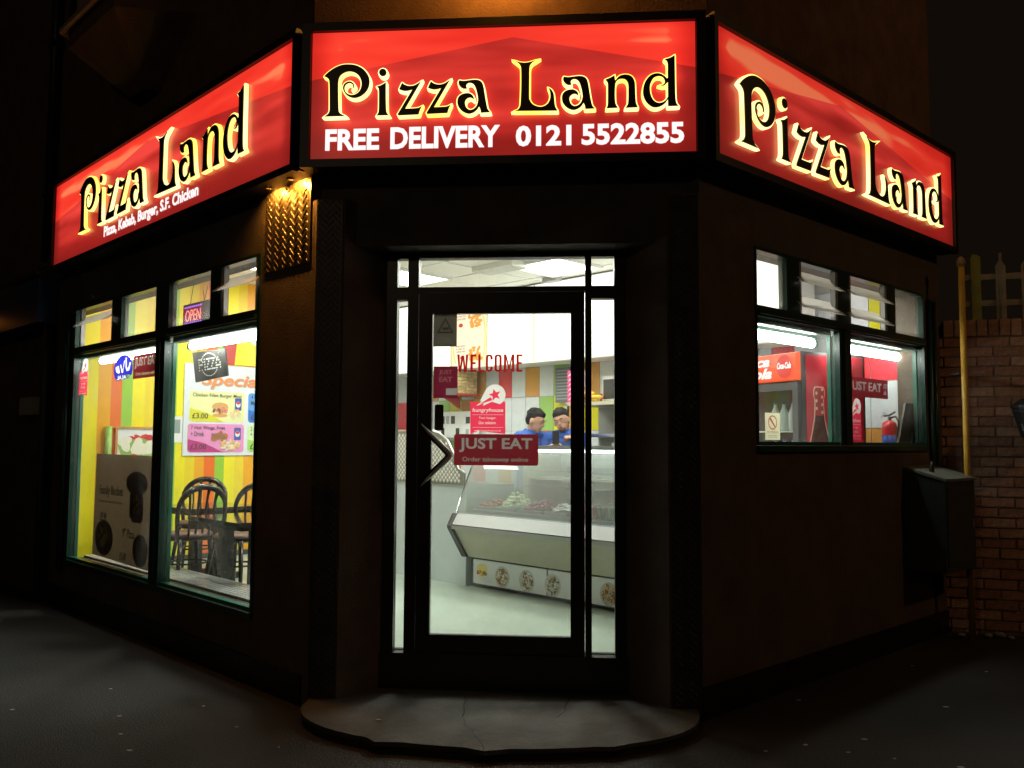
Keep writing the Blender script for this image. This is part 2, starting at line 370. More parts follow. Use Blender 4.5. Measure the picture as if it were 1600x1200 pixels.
# corner piers
pl = [cl, (-.85, .122), (-.665, .345), (-.665, .43), (-.72, .43), P2(FL, -.0-.06, Y0+TH), P2(FL, -.53, Y0+TH), P2(FL, -.53, Y0)]
bpart('corner_pier', MB().prism(pl, 0, 2.70), M['dash'])
pr = [cr, (.87, .122), (.665, .345), (.665, .43), (.72, .43), P2(FR, .06, Y0+TH), P2(FR, .53, Y0+TH), P2(FR, .53, Y0)]
bpart('corner_pier', MB().prism(pr, 0, 2.70), M['dash'])
# lintel band all round behind the signs
bpart('lintel', MB().box(-4.1, -.02, Y0+.001, Y0+TH, 2.50, 3.0), M['render'], FL)
bpart('lintel', MB().box(.02, 3.08, Y0+.001, Y0+TH, 2.505, 3.0), M['render'], FR)
bpart('lintel', MB().box(-1.0, 1.02, .18, .18+TH, 2.452, 3.0), M['render'])
bpart('wall', MB().box(-3.66, -.531, Y0, Y0+TH, 0, .405), M['dash'], FL)
bpart('wall', MB().box(-4.1, -3.66, Y0, Y0+.08, 0, 2.499), M['dash'], FL)
bpart('wall', MB().box(.531, 2.80, Y0, Y0+TH, 0, 1.375), M['dash'], FR)
bpart('wall', MB().box(2.80, 3.08, Y0, Y0+TH, 0, 2.504), M['dash'], FR)
# upper storey
bpart('upper_wall', MB().box(-7.5, -.06, Y0+.02, Y0+.3, 3.0, 8), M['upper'], FL)
bpart('upper_wall', MB().box(.06, 3.08, Y0+.02, Y0+.3, 3.0, 8), M['upper'], FR)
bpart('upper_wall', MB().box(-1.05, 1.09, .142, .44, 3.0, 8), M['upper'])
bpart('gable_wall', MB().box(3.08, 3.30, Y0+.03, 6, 0, 8) if 0 else MB().box(2.88, 3.078, Y0+.301, 5, 0, 8), M['upper'], FR)
# plinth line at the foot
bpart('plinth', MB().box(-4.1, -.0, Y0-.014, Y0-.001, 0, .16), M['trim'], FL)
bpart('plinth', MB().box(.0, 3.08, Y0-.014, Y0-.001, 0, .16), M['trim'], FR)

M['plate_shaded'] = mat('shaded_diamond_plate', (.07, .062, .052), .5, .6, var=.3, vs_=8)  # darker copy of the plate: shade on the front piers put into its colour
def lozenges(mb, x0, x1, z0, z1, y, s=.03, h=.0022, l=.013, w=.0042, yfun=None, keep=None, upright=False):
    r = 0; z = z0+s*.3
    while z < z1-s*.2:
        x = x0+s*(.3 if r % 2 else .8); c_ = 0
        while x < x1-s*.2:
            if keep is None or keep(x, z):
                a = (PI/4 if (r+c_) % 2 else -PI/4) if not upright else PI/2
                ca, sa = math.cos(a), math.sin(a)
                P_ = [(l, 0), (0, w), (-l, 0), (0, -w)]
                v = [(x+p*ca-q*sa, y, z+p*sa+q*ca) for p, q in P_]+[(x+p*.45*ca-q*.45*sa, y-h, z+p*.45*sa+q*.45*ca) for p, q in P_]
                mb.add(v, [(4, 7, 6, 5), (0, 3, 7, 4), (3, 2, 6, 7), (2, 1, 5, 6), (1, 0, 4, 5)])
            x += s; c_ += 1
        z += s*.5*1.0; r += 1
    return mb
bpart('checker_plate', MB().box(-.485, -.003, Y0-.006, Y0-.001, 2.365, 2.845), M['plate_out'], FL)
o = bpart('plate_lozenges', lozenges(MB(), -.485, -.003, 2.365, 2.845, Y0-.006, s=.042, l=.019, w=.0065, h=.004), M['plate_out'], FL); o['kind'] = 'stuff'
bpart('checker_plate', MB().box(-1.0, -.86, .114, .121, .06, 2.69), M['plate_shaded'])
o = bpart('plate_lozenges', lozenges(MB(), -1.0, -.86, .06, 2.69, .114, s=.036, l=.016, w=.0052, h=.003), M['plate_shaded']); o['kind'] = 'stuff'
bpart('checker_plate', MB().box(.88, 1.03, .114, .121, .06, 2.69), M['plate_shaded'])
o = bpart('plate_lozenges', lozenges(MB(), .88, 1.03, .06, 2.69, .114, s=.036, l=.016, w=.0052, h=.003), M['plate_shaded']); o['kind'] = 'stuff'

# ---------------------------------------------------------------- windows
def window(F, xs_frame, z0, z1, panes, fans, zbar, m_in, lab):
    w = bpart('window', MB().box(xs_frame[0], xs_frame[1], Y0-.02, Y0+.13, z0-.035, z0-.001), M['dgreen'], F); w['label'] = lab     # sill is the root mesh
    fr = MB(); gr = MB()
    ya, yb = Y0-.006, Y0+.05
    xa, xb = xs_frame
    px = sorted(panes); fx = sorted(fans)
    fr.box(xa, px[0][0], ya, yb, z0, z1); fr.box(px[-1][1], xb, ya, yb, z0, z1)
    for a, b in zip(px[:-1], px[1:]):
        fr.box(a[1], b[0], ya, Y0+.032, z0, zbar[0]); fr.box(a[1]+.05, b[0]-.05, ya-.014, ya, z0, zbar[0]); gr.box(a[1]+.001, b[0]-.001, Y0+.0325, yb, z0, zbar[0]-.03)
    fr.box(px[0][0], px[-1][1], ya, yb, zbar[0], zbar[1]); fr.box(px[0][0], px[-1][1], ya-.018, ya, zbar[0]+.01, zbar[0]+.035)
    for a, b in zip(fx[:-1], fx[1:]): fr.box(a[1], b[0], ya, yb, zbar[1], z1-.02)
    fr.box(px[0][0], px[-1][1], ya, yb, z1-.02, z1)
    fr.build('frame', M['dgreen'], w)
    for a, b in px:       # inner beads, room light put into their brighter green
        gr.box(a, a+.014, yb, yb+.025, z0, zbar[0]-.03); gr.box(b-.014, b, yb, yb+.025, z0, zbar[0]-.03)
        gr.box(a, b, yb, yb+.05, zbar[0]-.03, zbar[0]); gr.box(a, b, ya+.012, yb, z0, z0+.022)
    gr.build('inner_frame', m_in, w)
    for a, b in px: MB().box(a, b, Y0+.02, Y0+.024, z0+.022, zbar[0]).build('pane', M['glass'], w)
    return w
PL = [(-3.635, -1.99), (-1.835, -.563)]
FLn = [(-3.55, -2.817), (-2.64, -2.01), (-1.79, -1.17), (-1.03, -.563)]
wl = window(FL, (-3.68, -.533), .405, 2.499, PL, FLn, (2.10, 2.165), M['green'], 'left shop window of two tall panes under four fanlights')
PR = [(.55, 1.495), (1.65, 2.785)]
FRn = [(.55, .87), (1.014, 1.50), (1.64, 2.20), (2.32, 2.76)]
wr = window(FR, (.533, 2.798), 1.378, 2.504, PR, FRn, (2.11, 2.17), M['green'], 'right shop window of two panes under four fanlights')
def fan(w, a, b, z0, z1, slats):
    if not slats:
        MB().box(a, b, Y0+.02, Y0+.024, z0, z1).build('fanlight', M['frost_t'], w); return
    for s_ in (a, b-.035):
        MB().box(s_, s_+.035, Y0+.0, Y0+.03, z0, z1).build('louvre_bracket', M['grey'], w)
    for z in slats:
        T = Matrix.Translation((0, Y0+.01, z)) @ Matrix.Rotation(R_(40), 4, 'X')
        MB().box(a-.03, b+.012, -.075, .075, -.003, .003, T).build('louvre_slat', M['frost'], w)
M['frost_t'] = glass_mat('slightly_dirty_glass', (.92, .92, .86), .12)
fan(wl, *FLn[0], 2.165, 2.479, [2.38]); fan(wl, *FLn[1], 2.165, 2.479, []); fan(wl, *FLn[2], 2.165, 2.479, []); fan(wl, *FLn[3], 2.165, 2.479, [2.37])
fan(wr, *FRn[0], 2.17, 2.484, []); fan(wr, *FRn[1], 2.17, 2.484, [2.25, 2.40]); fan(wr, *FRn[2], 2.17, 2.484, [2.25, 2.40]); fan(wr, *FRn[3], 2.17, 2.484, [])
# mosaic window ledge inside the left window
MB().box(-3.66, -.533, Y0+.14, Y0+.42, .30, .418).build('window_ledge', mat('dark_grout', (.12, .12, .11), .9), wl)
ms = MB(); x = -3.655
while x < -.56:
    y = Y0+.145
    while y < Y0+.40: ms.box(x, x+.028, y, y+.028, .4181, .4225); y += .034
    x += .034
o = ms.build('mosaic_tiles', mat('mosaic', (.70, .72, .70), .2), wl); o['kind'] = 'stuff'
MB().box(.533, 2.798, Y0+.14, Y0+.30, 1.30, 1.385).build('window_ledge', M['white'], wr)

# ---------------------------------------------------------------- entrance
ent = bpart('entrance', MB().box(-.70, .68, .33, .45, 0.0535, .243), M['black']); ent['label'] = 'black framed glazed shop entrance with door, sidelights and transom light'
fr = MB()
for a, b in ((-.663, -.603), (-.53, -.4825) if 0 else (-.543, -.4825), (.445, .4800), (.6046, .663)):
    fr.box(a, b, .335, .40, .245, 2.45)
fr.box(-.603, .6046, .336, .399, 2.4155, 2.45); fr.box(-.603, -.543, .336, .399, 2.182, 2.2525); fr.box(.48, .6046, .336, .399, 2.182, 2.2525); fr.box(-.4825, .445, .336, .399, 2.225, 2.2525)
fr.build('frame', M['black'], ent)
MB().box(-.4805, .443, .334, .3415, 2.4165, 2.4215).build('bead', M['steel'], ent)
for a, b, z0, z1 in ((-.603, -.543, .245, 2.182), (.480, .6046, .245, 2.182), (-.603, -.543, 2.2525, 2.4155), (.48, .6046, 2.2525, 2.4155), (-.4825, .445, 2.2525, 2.4155)):
    MB().box(a, b, .365, .369, z0, z1).build('pane', M['glass'], ent)
door = MB()
door.box(-.480, -.404, .345, .385, .17, 2.2225); door.box(.366, .4425, .345, .385, .17, 2.2225); door.box(-.404, .366, .345, .385, .17, .341); door.box(-.404, .366, .345, .385, 2.105, 2.2225)
dr = door.build('door', M['black'], ent)
MB().box(-.404, .366, .362, .366, .341, 2.105).build('door_glass', M['glass'], dr)
MB().box(-.40, .362, .3405, .3448, .343, .347).build('glazing_bead', M['steel'], dr)
MB().box(.4445, .4475, .333, .3345, .25, 2.18).build('edge_strip', M['steel'], dr)
hp = [(-.447, 1.487), (-.41, 1.446), (-.305, 1.343), (-.292, 1.328), (-.288, 1.3165), (-.292, 1.305), (-.305, 1.290), (-.41, 1.190), (-.445, 1.150)]
hb = MB()
H3 = [Vector((x, .275, z)) for x, z in hp]; wd = [.002, .009]+[.0125]*5+[.009, .002]
hb.tube(H3, wd, 10); hb.tube([(-.30, .275, 1.35), (-.30, .345, 1.35)] if 0 else [(-.375, .275, 1.41), (-.395, .345, 1.41)], .008); hb.tube([(-.375, .275, 1.225), (-.395, .345, 1.225)], .008)
hb.build('door_handle', mat('satin_handle', (.85, .85, .83), .35, .15), dr, smooth=True)
in2 = [Vector((x-.019, .281, z)) for x, z in hp[1:-1]]
MB().tube(in2, .0095, 8).build('handle_grip', M['black'], dr, smooth=True)
tag(MB().box(-.62, .62, .40, .60, .10, .2496).build('threshold', M['black']), None, None, None, 'structure')

# ================================================================== FASCIA SIGNS
def sign_mat(name, L0, L1, xa, za, zl, zr, gain=1):
    m = bpy.data.materials.new(name); nt, b = nodes(m); K = nt.links; N = nt.nodes
    tc = N.new('ShaderNodeTexCoord'); sp = N.new('ShaderNodeSeparateXYZ'); K.new(tc.outputs['Object'], sp.inputs[0])
    def math_(op, a, b_=None, c=None):
        n = N.new('ShaderNodeMath'); n.operation = op
        for i, v in enumerate((a, b_, c)):
            if v is None: continue
            if isinstance(v, (int, float)): n.inputs[i].default_value = v
            else: K.new(v, n.inputs[i])
        return n.outputs[0]
    x, z = sp.outputs[0], sp.outputs[2]
    sl, sr = (za-zl)/(xa-L0), (za-zr)/(L1-xa)
    lin = math_('MINIMUM', math_('MULTIPLY_ADD', math_('SUBTRACT', x, xa), sl, za), math_('MULTIPLY_ADD', math_('SUBTRACT', x, xa), -sr, za))
    up = math_('GREATER_THAN', z, lin)
    mp = N.new('ShaderNodeMapping'); mp.inputs['Scale'].default_value = (.9, 1, 5.5); mp.inputs['Location'].default_value = (L0*1.7, 3, .35); K.new(tc.outputs['Object'], mp.inputs[0])
    nz = N.new('ShaderNodeTexNoise'); nz.inputs['Scale'].default_value = 1; nz.inputs['Detail'].default_value = 2; K.new(mp.outputs[0], nz.inputs['Vector'])
    def ramp(e):
        r = N.new('ShaderNodeValToRGB'); r.color_ramp.elements[0].position = e[0][0]; r.color_ramp.elements[0].color = (*e[0][1], 1)
        r.color_ramp.elements[1].position = e[-1][0]; r.color_ramp.elements[1].color = (*e[-1][1], 1)
        for p, c_ in e[1:-1]: q = r.color_ramp.elements.new(p); q.color = (*c_, 1)
        return r
    # tube glow painted into the face: brightest near the top tube, dimmer at the foot and the ends
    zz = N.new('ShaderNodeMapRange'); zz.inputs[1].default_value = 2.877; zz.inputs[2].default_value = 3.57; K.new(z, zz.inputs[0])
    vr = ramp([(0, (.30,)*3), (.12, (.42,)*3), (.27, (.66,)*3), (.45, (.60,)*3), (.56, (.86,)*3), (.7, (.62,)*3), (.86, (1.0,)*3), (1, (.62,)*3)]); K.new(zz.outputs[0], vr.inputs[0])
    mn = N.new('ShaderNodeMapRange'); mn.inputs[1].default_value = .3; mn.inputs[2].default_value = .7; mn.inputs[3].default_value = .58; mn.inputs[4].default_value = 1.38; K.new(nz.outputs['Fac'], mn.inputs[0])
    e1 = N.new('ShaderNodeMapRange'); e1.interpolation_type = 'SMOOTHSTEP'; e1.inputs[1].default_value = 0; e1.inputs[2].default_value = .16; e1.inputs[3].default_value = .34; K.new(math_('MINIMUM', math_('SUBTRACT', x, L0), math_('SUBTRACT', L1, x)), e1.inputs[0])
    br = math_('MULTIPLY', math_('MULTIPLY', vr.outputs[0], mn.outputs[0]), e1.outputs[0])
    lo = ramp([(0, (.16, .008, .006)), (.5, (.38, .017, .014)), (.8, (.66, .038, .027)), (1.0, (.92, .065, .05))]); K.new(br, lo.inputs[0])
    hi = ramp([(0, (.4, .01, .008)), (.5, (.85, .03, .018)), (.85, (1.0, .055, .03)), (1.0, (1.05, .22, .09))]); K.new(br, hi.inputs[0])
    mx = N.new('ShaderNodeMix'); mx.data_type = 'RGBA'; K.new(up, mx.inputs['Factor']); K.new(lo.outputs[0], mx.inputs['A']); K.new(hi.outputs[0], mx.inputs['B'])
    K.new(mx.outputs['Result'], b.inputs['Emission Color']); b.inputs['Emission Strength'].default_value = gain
    b.inputs['Base Color'].default_value = (.3, .01, .01, 1); b.inputs['Roughness'].default_value = .3
    return m
GLYPHS = [
 ['P', ['-62,2164* 180,2400 536,2632 895,2758 1254,2777 1615,2721 1948,2560 2191,2326 2345,2049 2380,1746 2310,1447 2150,1210 1915,1035 1647,952 1378,990 1135,1147 996,1362 963,1544 1020,1709 1153,1811 1317,1852 1468,1787 1560,1664 1562,1543 1482,1470* 1510,1590 1454,1697 1318,1764 1184,1729 1081,1632 1045,1497 1078,1345 1194,1200 1405,1116 1614,1140 1791,1250 1908,1428 1957,1668 1930,1880 1821,2110 1653,2281 1442,2372 1232,2390 1023,2330 845,2214 743,2050 708,1854 701,1582 719,977 746,373 779,222 886,99 1112,-12* -17,-14* 167,102 248,235 268,446 251,1292 228,1807 188,1990 81,2099']],
 ['i', ['3250,1752* 3263,909 3290,308 3329,112 3435,-26* 2782,-24* 2869,94 2901,318 2900,919 2887,1340 2847,1462 2771,1533* 2949,1580 3126,1665', '3283,2279 3258,2177 3185,2104 3084,2079 2982,2110 2907,2187 2878,2291 2904,2393 2977,2466 3078,2490 3179,2460 3255,2382']],
 ['z', ['4117,1703* 4262,1586 4485,1516 4707,1526 4896,1601 5122,1755* 4296,299* 4597,301 4913,316 5055,350 5180,421* 5094,247 5042,88 5012,-23* 3936,-51* 3910,21* 4672,1327* 4552,1289 4362,1255 4171,1273 3964,1353*']],
 ['z', ['5645,1739* 5789,1622 6011,1552 6231,1562 6420,1637 6645,1791* 5819,339* 6119,341 6433,355 6574,390 6700,460* 6613,286 6561,128 6531,17* 5461,-10* 5435,61* 6196,1364* 6076,1325 5887,1292 5698,1310 5491,1390*']],
 ['a', ['7143,1745* 7363,1706 7646,1730 7928,1754 8179,1715 8337,1583 8417,1357 8466,1068 8564,491 8644,170 8770,-2* 8286,-12* 8247,180 8184,316* 8082,153 7911,14 7692,-54 7473,-7 7252,142 7093,370 7050,595 7089,817 7244,973 7463,1041 7683,1032 7841,925 7911,795 7912,693* 7811,782 7685,808 7560,757 7467,647 7453,488 7517,295 7659,164 7816,160 7972,251 8080,408 8134,662* 8107,886 8042,1175 7962,1401 7867,1532 7741,1593 7616,1587 7522,1510 7507,1414 7555,1301* 7367,1290 7209,1390 7120,1521 7100,1650']],
 ['L', ['10064,2706* 10298,2619 10578,2588 10827,2619 11138,2712* 10952,2599 10843,2458 10804,2268 10799,1853 10797,771 10835,579 10944,402 11114,286 11362,217 11578,259 11763,396 11871,615 11886,869 11855,1060 11792,1220* 11947,1105 12056,896 12093,641 12118,355 12165,164 12264,-3* 10046,35* 10216,103 10309,244 10345,433 10376,1228 10372,2185 10330,2442 10236,2572']],
 ['a', ['12586,1790* 12802,1752 13079,1776 13357,1800 13603,1761 13756,1629 13833,1405 13879,1119 13970,548 14046,230 14168,60* 13693,50* 13657,240 13596,374* 13494,213 13325,75 13110,8 12895,54 12680,202 12526,428 12485,650 12525,871 12679,1025 12895,1092 13110,1083 13264,978 13332,849 13332,748* 13233,836 13110,862 12987,811 12895,703 12880,545 12941,354 13080,223 13233,220 13387,310 13494,465 13550,717* 13525,939 13464,1226 13387,1450 13295,1579 13172,1640 13049,1634 12956,1557 12941,1462 12987,1350* 12802,1339 12648,1439 12562,1568 12543,1696']],
 ['n', ['15191,1801* 15199,1642 15230,1509* 15358,1669 15512,1776 15756,1810 15969,1762 16121,1632 16212,1424 16235,1171 16253,603 16282,288 16372,66* 15749,57* 15841,205 15881,393 15893,928 15885,1275 15816,1467 15694,1574 15541,1594 15389,1558 15266,1435 15219,1199 15203,789 15217,411 15262,221 15353,67* 14773,51* 14828,200 14844,484 14846,1115 14832,1400 14716,1567* 14930,1650 15083,1725']],
 ['d', ['18255,2768* 18259,2121 18270,863 18291,392 18341,203 18430,91* 17902,83* 17890,450* 17782,280 17600,128 17357,40 17115,62 16874,241 16708,497 16634,813 16667,1159 16790,1471 17004,1717 17248,1820 17490,1813 17702,1696 17861,1541* 17898,1565* 17894,1817 17897,2258 17859,2449 17754,2562* 17951,2604 18118,2677', '17896,1360* 17900,591* 17783,406 17601,291 17389,275 17193,390 17058,613 16993,898 16995,1181 17078,1431 17216,1616 17429,1679 17611,1636 17716,1507 17745,1349 17699,1240 17517,1198* 17683,1168 17789,1244']],
]

def smooth_poly(s_, sub=5):
    pts = [];
    for q in s_.split():
        c_ = q.endswith('*'); x, z = q.rstrip('*').split(','); pts.append((int(x)*1e-4, int(z)*1e-4, c_))
    n = len(pts); out = []
    for i in range(n):
        p0, p1, p2, p3 = pts[i-1], pts[i], pts[(i+1) % n], pts[(i+2) % n]
        if p1[2]: p0 = p1
        if p2[2]: p3 = p2
        d = math.hypot(p2[0]-p1[0], p2[1]-p1[1]); k = max(1, min(sub, int(d/.006)))
        for j in range(k):
            t = j/k; t2, t3 = t*t, t*t*t
            out.append(tuple(.5*((2*p1[a])+(-p0[a]+p2[a])*t+(2*p0[a]-5*p1[a]+4*p2[a]-p3[a])*t2+(-p0[a]+3*p1[a]-3*p2[a]+p3[a])*t3) for a in (0, 1)))
    return out
def blunt(p, d=.0035):
    out = []; n = len(p)
    for i in range(n):
        a, b, c_ = Vector(p[i-1]), Vector(p[i]), Vector(p[(i+1) % n])
        if (a-b).length > 1e-6 and (c_-b).length > 1e-6 and (b-a).angle(c_-b) > 1.0:
            out.append(tuple(b+(a-b).normalized()*min(d, (a-b).length*.45))); out.append(tuple(b+((a-b).normalized()+(c_-b).normalized())*d*.18)); out.append(tuple(b+(c_-b).normalized()*min(d, (c_-b).length*.45)))
        else: out.append(tuple(b))
    return out
def glyph_mesh(splines, scale, off, ext):
    cu = bpy.data.curves.new('g', 'CURVE'); cu.dimensions = '2D'; cu.fill_mode = 'BOTH'; cu.extrude = ext; cu.offset = off
    for s_ in splines:
        p = [(x*scale[0], z*scale[1]) for x, z in smooth_poly(s_)]
        if off: p = blunt(p)
        if (sum(p[i][0]*p[(i+1) % len(p)][1]-p[(i+1) % len(p)][0]*p[i][1] for i in range(len(p))) > 0) != (s_ is splines[-1] and len(splines) == 2 and s_ in HOLES): p = p[::-1]
        sp = cu.splines.new('POLY'); sp.points.add(len(p)-1); sp.use_cyclic_u = True
        for q, a in zip(sp.points, p): q.co = (a[0], a[1], 0, 1)
    return curve_to_xz(cu)
HOLES = [GLYPHS[-1][1][1]]
M['lblack'] = mat('black_letter_face', (.055, .042, .010), .4)
M['lglow'] = emat('lit_yellow_letter', (1.0, .86, .30), 2.0)
def _glow():
    nt = M['lglow'].node_tree; N = nt.nodes; tc = N.new('ShaderNodeTexCoord'); g = N.new('ShaderNodeTexNoise'); g.inputs['Scale'].default_value = 2.2; r = N.new('ShaderNodeValToRGB')
    r.color_ramp.elements[0].position = .36; r.color_ramp.elements[0].color = (1.0, .72, .10, 1); r.color_ramp.elements[1].position = .56; r.color_ramp.elements[1].color = (1.0, .84, .34, 1)
    mp = N.new('ShaderNodeNewGeometry') ; nt.links.new(mp.outputs['Position'], g.inputs['Vector']); nt.links.new(g.outputs['Fac'], r.inputs[0]); nt.links.new(r.outputs[0], N['Principled BSDF'].inputs['Emission Color'])
_glow()
M['lwhite'] = emat('lit_white_print', (1.0, .97, .95), 1.05)
def lettering(parent, x0, z0, scale, depth=.036):
    for n_, sp in GLYPHS:
        me = glyph_mesh(sp, scale, OFF*scale[1], depth/2)
        o = link('letter', me, M['lglow'], parent, (x0, -depth/2-.001, z0))
        f = glyph_mesh(sp, scale, 0, .0025)
        link('letter_face', f, M['lblack'], o, (0, -depth/2-.0035, 0))
OFF = .0065
def fascia(F, x0, x1, label, seams, mt, jl, jr):
    s = thing('fascia_sign', label, 'shop sign', F, (0, 0, 0), group='lit fascia signs round the shop corner')
    MB().box(x0-jl, x1+jr, .012, .118, 2.84, 3.61).build('sign_case', M['trim'], s)
    t = MB(); t.box(x0-jl, x1+jr, -.022, .0115, 2.832, 2.8745); t.box(x0-jl, x1+jr, -.022, .0115, 3.5725, 3.618); t.box(x0-jl, x0-.002, -.022, .0115, 2.8745, 3.5725); t.box(x1+.002, x1+jr, -.022, .0115, 2.8745, 3.5725)
    t.build('sign_trim', M['trim'], s)
    e = [x0]+seams+[x1]
    for a, b in zip(e[:-1], e[1:]): MB().box(a+.0015, b-.0015, 0, .010, 2.877, 3.57).build('face_panel', mt, s)
    return s
sf = fascia(F0, -1.012, 1.012, 'glowing red front fascia with shop name over a free delivery phone number', [], sign_mat('front_sign_art_glow', -1.012, 1.012, .065, 3.515, 3.31, 3.325), .05, .05)
lettering(sf, -.925, 3.097, (1, 1))
text('FREE', (-.930, -.640, 2.925, 3.040), M['lwhite'], sf, bold=.035, y=-.003)
text('DELIVERY', (-.580, .0, 2.925, 3.043), M['lwhite'], sf, bold=.035, y=-.003)
text('0121', (.083, .372, 2.925, 3.036), M['lwhite'], sf, bold=.035, y=-.003)
text('5522855', (.425, .950, 2.925, 3.038), M['lwhite'], sf, bold=.035, y=-.003)
sl = fascia(FL, -3.885, 0, 'glowing red left fascia with shop name over a small white food list', [-1.01], sign_mat('left_sign_art_glow', -3.885, 0, -1.98, 3.50, 3.26, 3.32), .06, .035)
lettering(sl, -3.215, 3.052, (1.475, 1.49), .022)
text('Pizza, Kebab, Burger, S.F. Chicken', (-2.73, -1.13, 2.915, 3.02), M['lwhite'], sl, bold=.03, y=-.003)
sr = fascia(FR, 0, 3.079, 'glowing red right fascia with the shop name alone', [2.705], sign_mat('right_sign_art_glow', 0, 3.079, 1.36, 3.50, 3.31, 3.24, .68), .035, .045)
lettering(sr, .188, 2.984, (1.438, 1.425), .022)
# unseen, assumed lamp over the front sign lights the wall above it; small lights added under the corner soffit rake the plate
def lamp_light(name, kind, loc, power, col, size=.1, rot=(0, 0, 0), sy=None, F=F0, parent=None):
    l = bpy.data.lights.new(name, kind); l.energy = power; l.color = col
    if kind == 'AREA': l.size = size; l.shape = 'RECTANGLE' if sy else 'SQUARE'; l.size_y = sy or size
    elif kind in ('POINT', 'SPOT'): l.shadow_soft_size = size
    if kind == 'SPOT': l.spot_size = R_(150); l.spot_blend = .5
    o = bpy.data.objects.new(name, l); C.objects.link(o); o.matrix_world = F @ Matrix.Translation(Vector(loc)) @ Matrix.Rotation(rot[2], 4, 'Z') @ Matrix.Rotation(rot[0], 4, 'X') @ Matrix.Rotation(rot[1], 4, 'Y')
    return o
SOD = (1.0, .38, .045)
lt = thing('assumed_wall_lamp', 'assumed orange sodium wall lamp just above the front sign, out of the top of the picture', 'lamp', F0, (.0, .14, 4.12))
MB().box(-.08, .08, -.02, 0, -.12, .12).build('back_plate', M['dgrey'], lt)
MB().tube([(0, -.02, .05), (0, -.16, .08)], .018).build('arm', M['dgrey'], lt)
MB().lathe([(.02, .12), (.13, .06), (.14, .04)], 20, (0, -.22)).build('lamp_shade', M['dgrey'], lt, smooth=True)
MB().ball((0, -.22, .02), .05).build('bulb', emat('sodium_bulb', SOD, 6), lt, smooth=True)
lamp_light('assumed_wall_lamp_light', 'POINT', (.0, -.07, 4.02), LAMP_W, SOD, .05)
for k, (x, lab) in enumerate(((-.12, 'tiny orange light added under the fascia to light the top right of the chequer plate'), (-.36, 'tiny orange light added under the fascia to light the top left of the chequer plate'))):
    lt = thing('added_soffit_light', lab, 'lamp', FL, (x, .055, 2.8385), group='small orange lights added under the left fascia')
    MB().box(-.014, .014, -.014, .014, -.006, 0).build('light_body', M['dgrey'], lt); MB().box(-.008, .008, -.008, .008, -.0075, -.0062).build('lens', emat('amber_lens', SOD, .6), lt)
    lamp_light('added_soffit_glow', 'SPOT', (x, .06, 2.8295), SOFFIT_W*(1.0 if k == 0 else .6), SOD, .002, F=FL, rot=(R_(45), 0, 0))
# ================================================================== SHOP INTERIOR
ZF, ZC, W1, T1 = .25, 3.0, 4.25, 4.0
def isect_t(off):       # t along the right facade (inner face) where the back wall meets it
    o = at(FR, 0, off); return (W1-(o-GL).dot(nL))/dR.dot(nL)
tb = isect_t(.322)
room = [P2(FL, -T1, .322), P2(FL, -.06, .322), (-.72, .43), (.72, .43), P2(FR, .06, .322), P2(FR, tb, .322), P2(FL, -5.3, W1), P2(FL, -5.3, 2.6), P2(FL, -T1, 2.6)]
structure('shop_floor', MB().prism(room, .0, ZF), M['floor'], label='pale green vinyl shop floor seen through the door')
structure('shop_ceiling', MB().prism(room, ZC, ZC+.05), M['ceil'], label='white ceiling of the shop')
def ramp_mat(name, stops, y0, y1, rough=.35):
    m = bpy.data.materials.new(name); nt, b = nodes(m); N = nt.nodes; K = nt.links
    tc = N.new('ShaderNodeTexCoord'); sp = N.new('ShaderNodeSeparateXYZ'); mr = N.new('ShaderNodeMapRange'); mr.inputs[1].default_value = y0; mr.inputs[2].default_value = y1
    r = N.new('ShaderNodeValToRGB'); r.color_ramp.interpolation = 'CONSTANT'; e = r.color_ramp.elements
    e[0].position = 0; e[0].color = (*stops[0][1], 1); e.remove(e[1])
    for p, c_ in stops[1:]: q = e.new((p-y0)/(y1-y0)); q.color = (*c_, 1)
    K.new(tc.outputs['Object'], sp.inputs[0]); K.new(sp.outputs[1], mr.inputs[0]); K.new(mr.outputs[0], r.inputs[0]); K.new(r.outputs[0], b.inputs['Base Color']); b.inputs['Roughness'].default_value = rough
    return m
cY, cD, cOY, cO, cG = (.88, .76, .02), (.84, .64, .03), (.86, .40, .025), (.84, .17, .025), (.32, .58, .06)
st = [(.30, cY), (.437, cOY), (.541, cO), (.642, cG), (.745, cY), (.85, cD), (.96, cO), (1.08, cG), (1.15, cY), (1.25, cD), (1.35, cOY), (1.45, cO), (1.555, cG), (1.66, cY), (1.76, cD), (1.865, cOY), (1.97, cO), (2.07, cG), (2.17, cY), (2.3, cOY), (2.4, cO), (2.5, cG), (2.6, cY), (2.9, cOY), (3.0, cO), (3.1, cG), (3.2, cY)]
structure('striped_wall', MB().box(-T1-.15, -T1, .203, 2.6, ZF-.1, ZC-.001), ramp_mat('stripe_paint', st, .3, 4.4), FL, 'yellow orange and green striped side wall of the seating area')
structure('skirting', MB().box(-T1+.001, -T1+.016, .33, 2.59, ZF+.001, ZF+.05), M['dgrey'], FL)
xr = -3.2*0+((at(FR, tb, .322)-GL).dot(-dL))
bw = structure('back_wall', MB().box(-5.45, xr+.1, W1+.0, W1+.15, ZF-.1, ZC-.001), M['grout'], FL, 'tiled back wall behind the counter')
structure('alcove_wall', MB().box(-5.45, -5.3, 2.45, W1+.15, ZF-.1, ZC-.001), M['white'], FL)
structure('alcove_wall', MB().box(-5.3, -T1-.151, 2.45, 2.6, ZF-.1, ZC-.001), M['white'], FL)
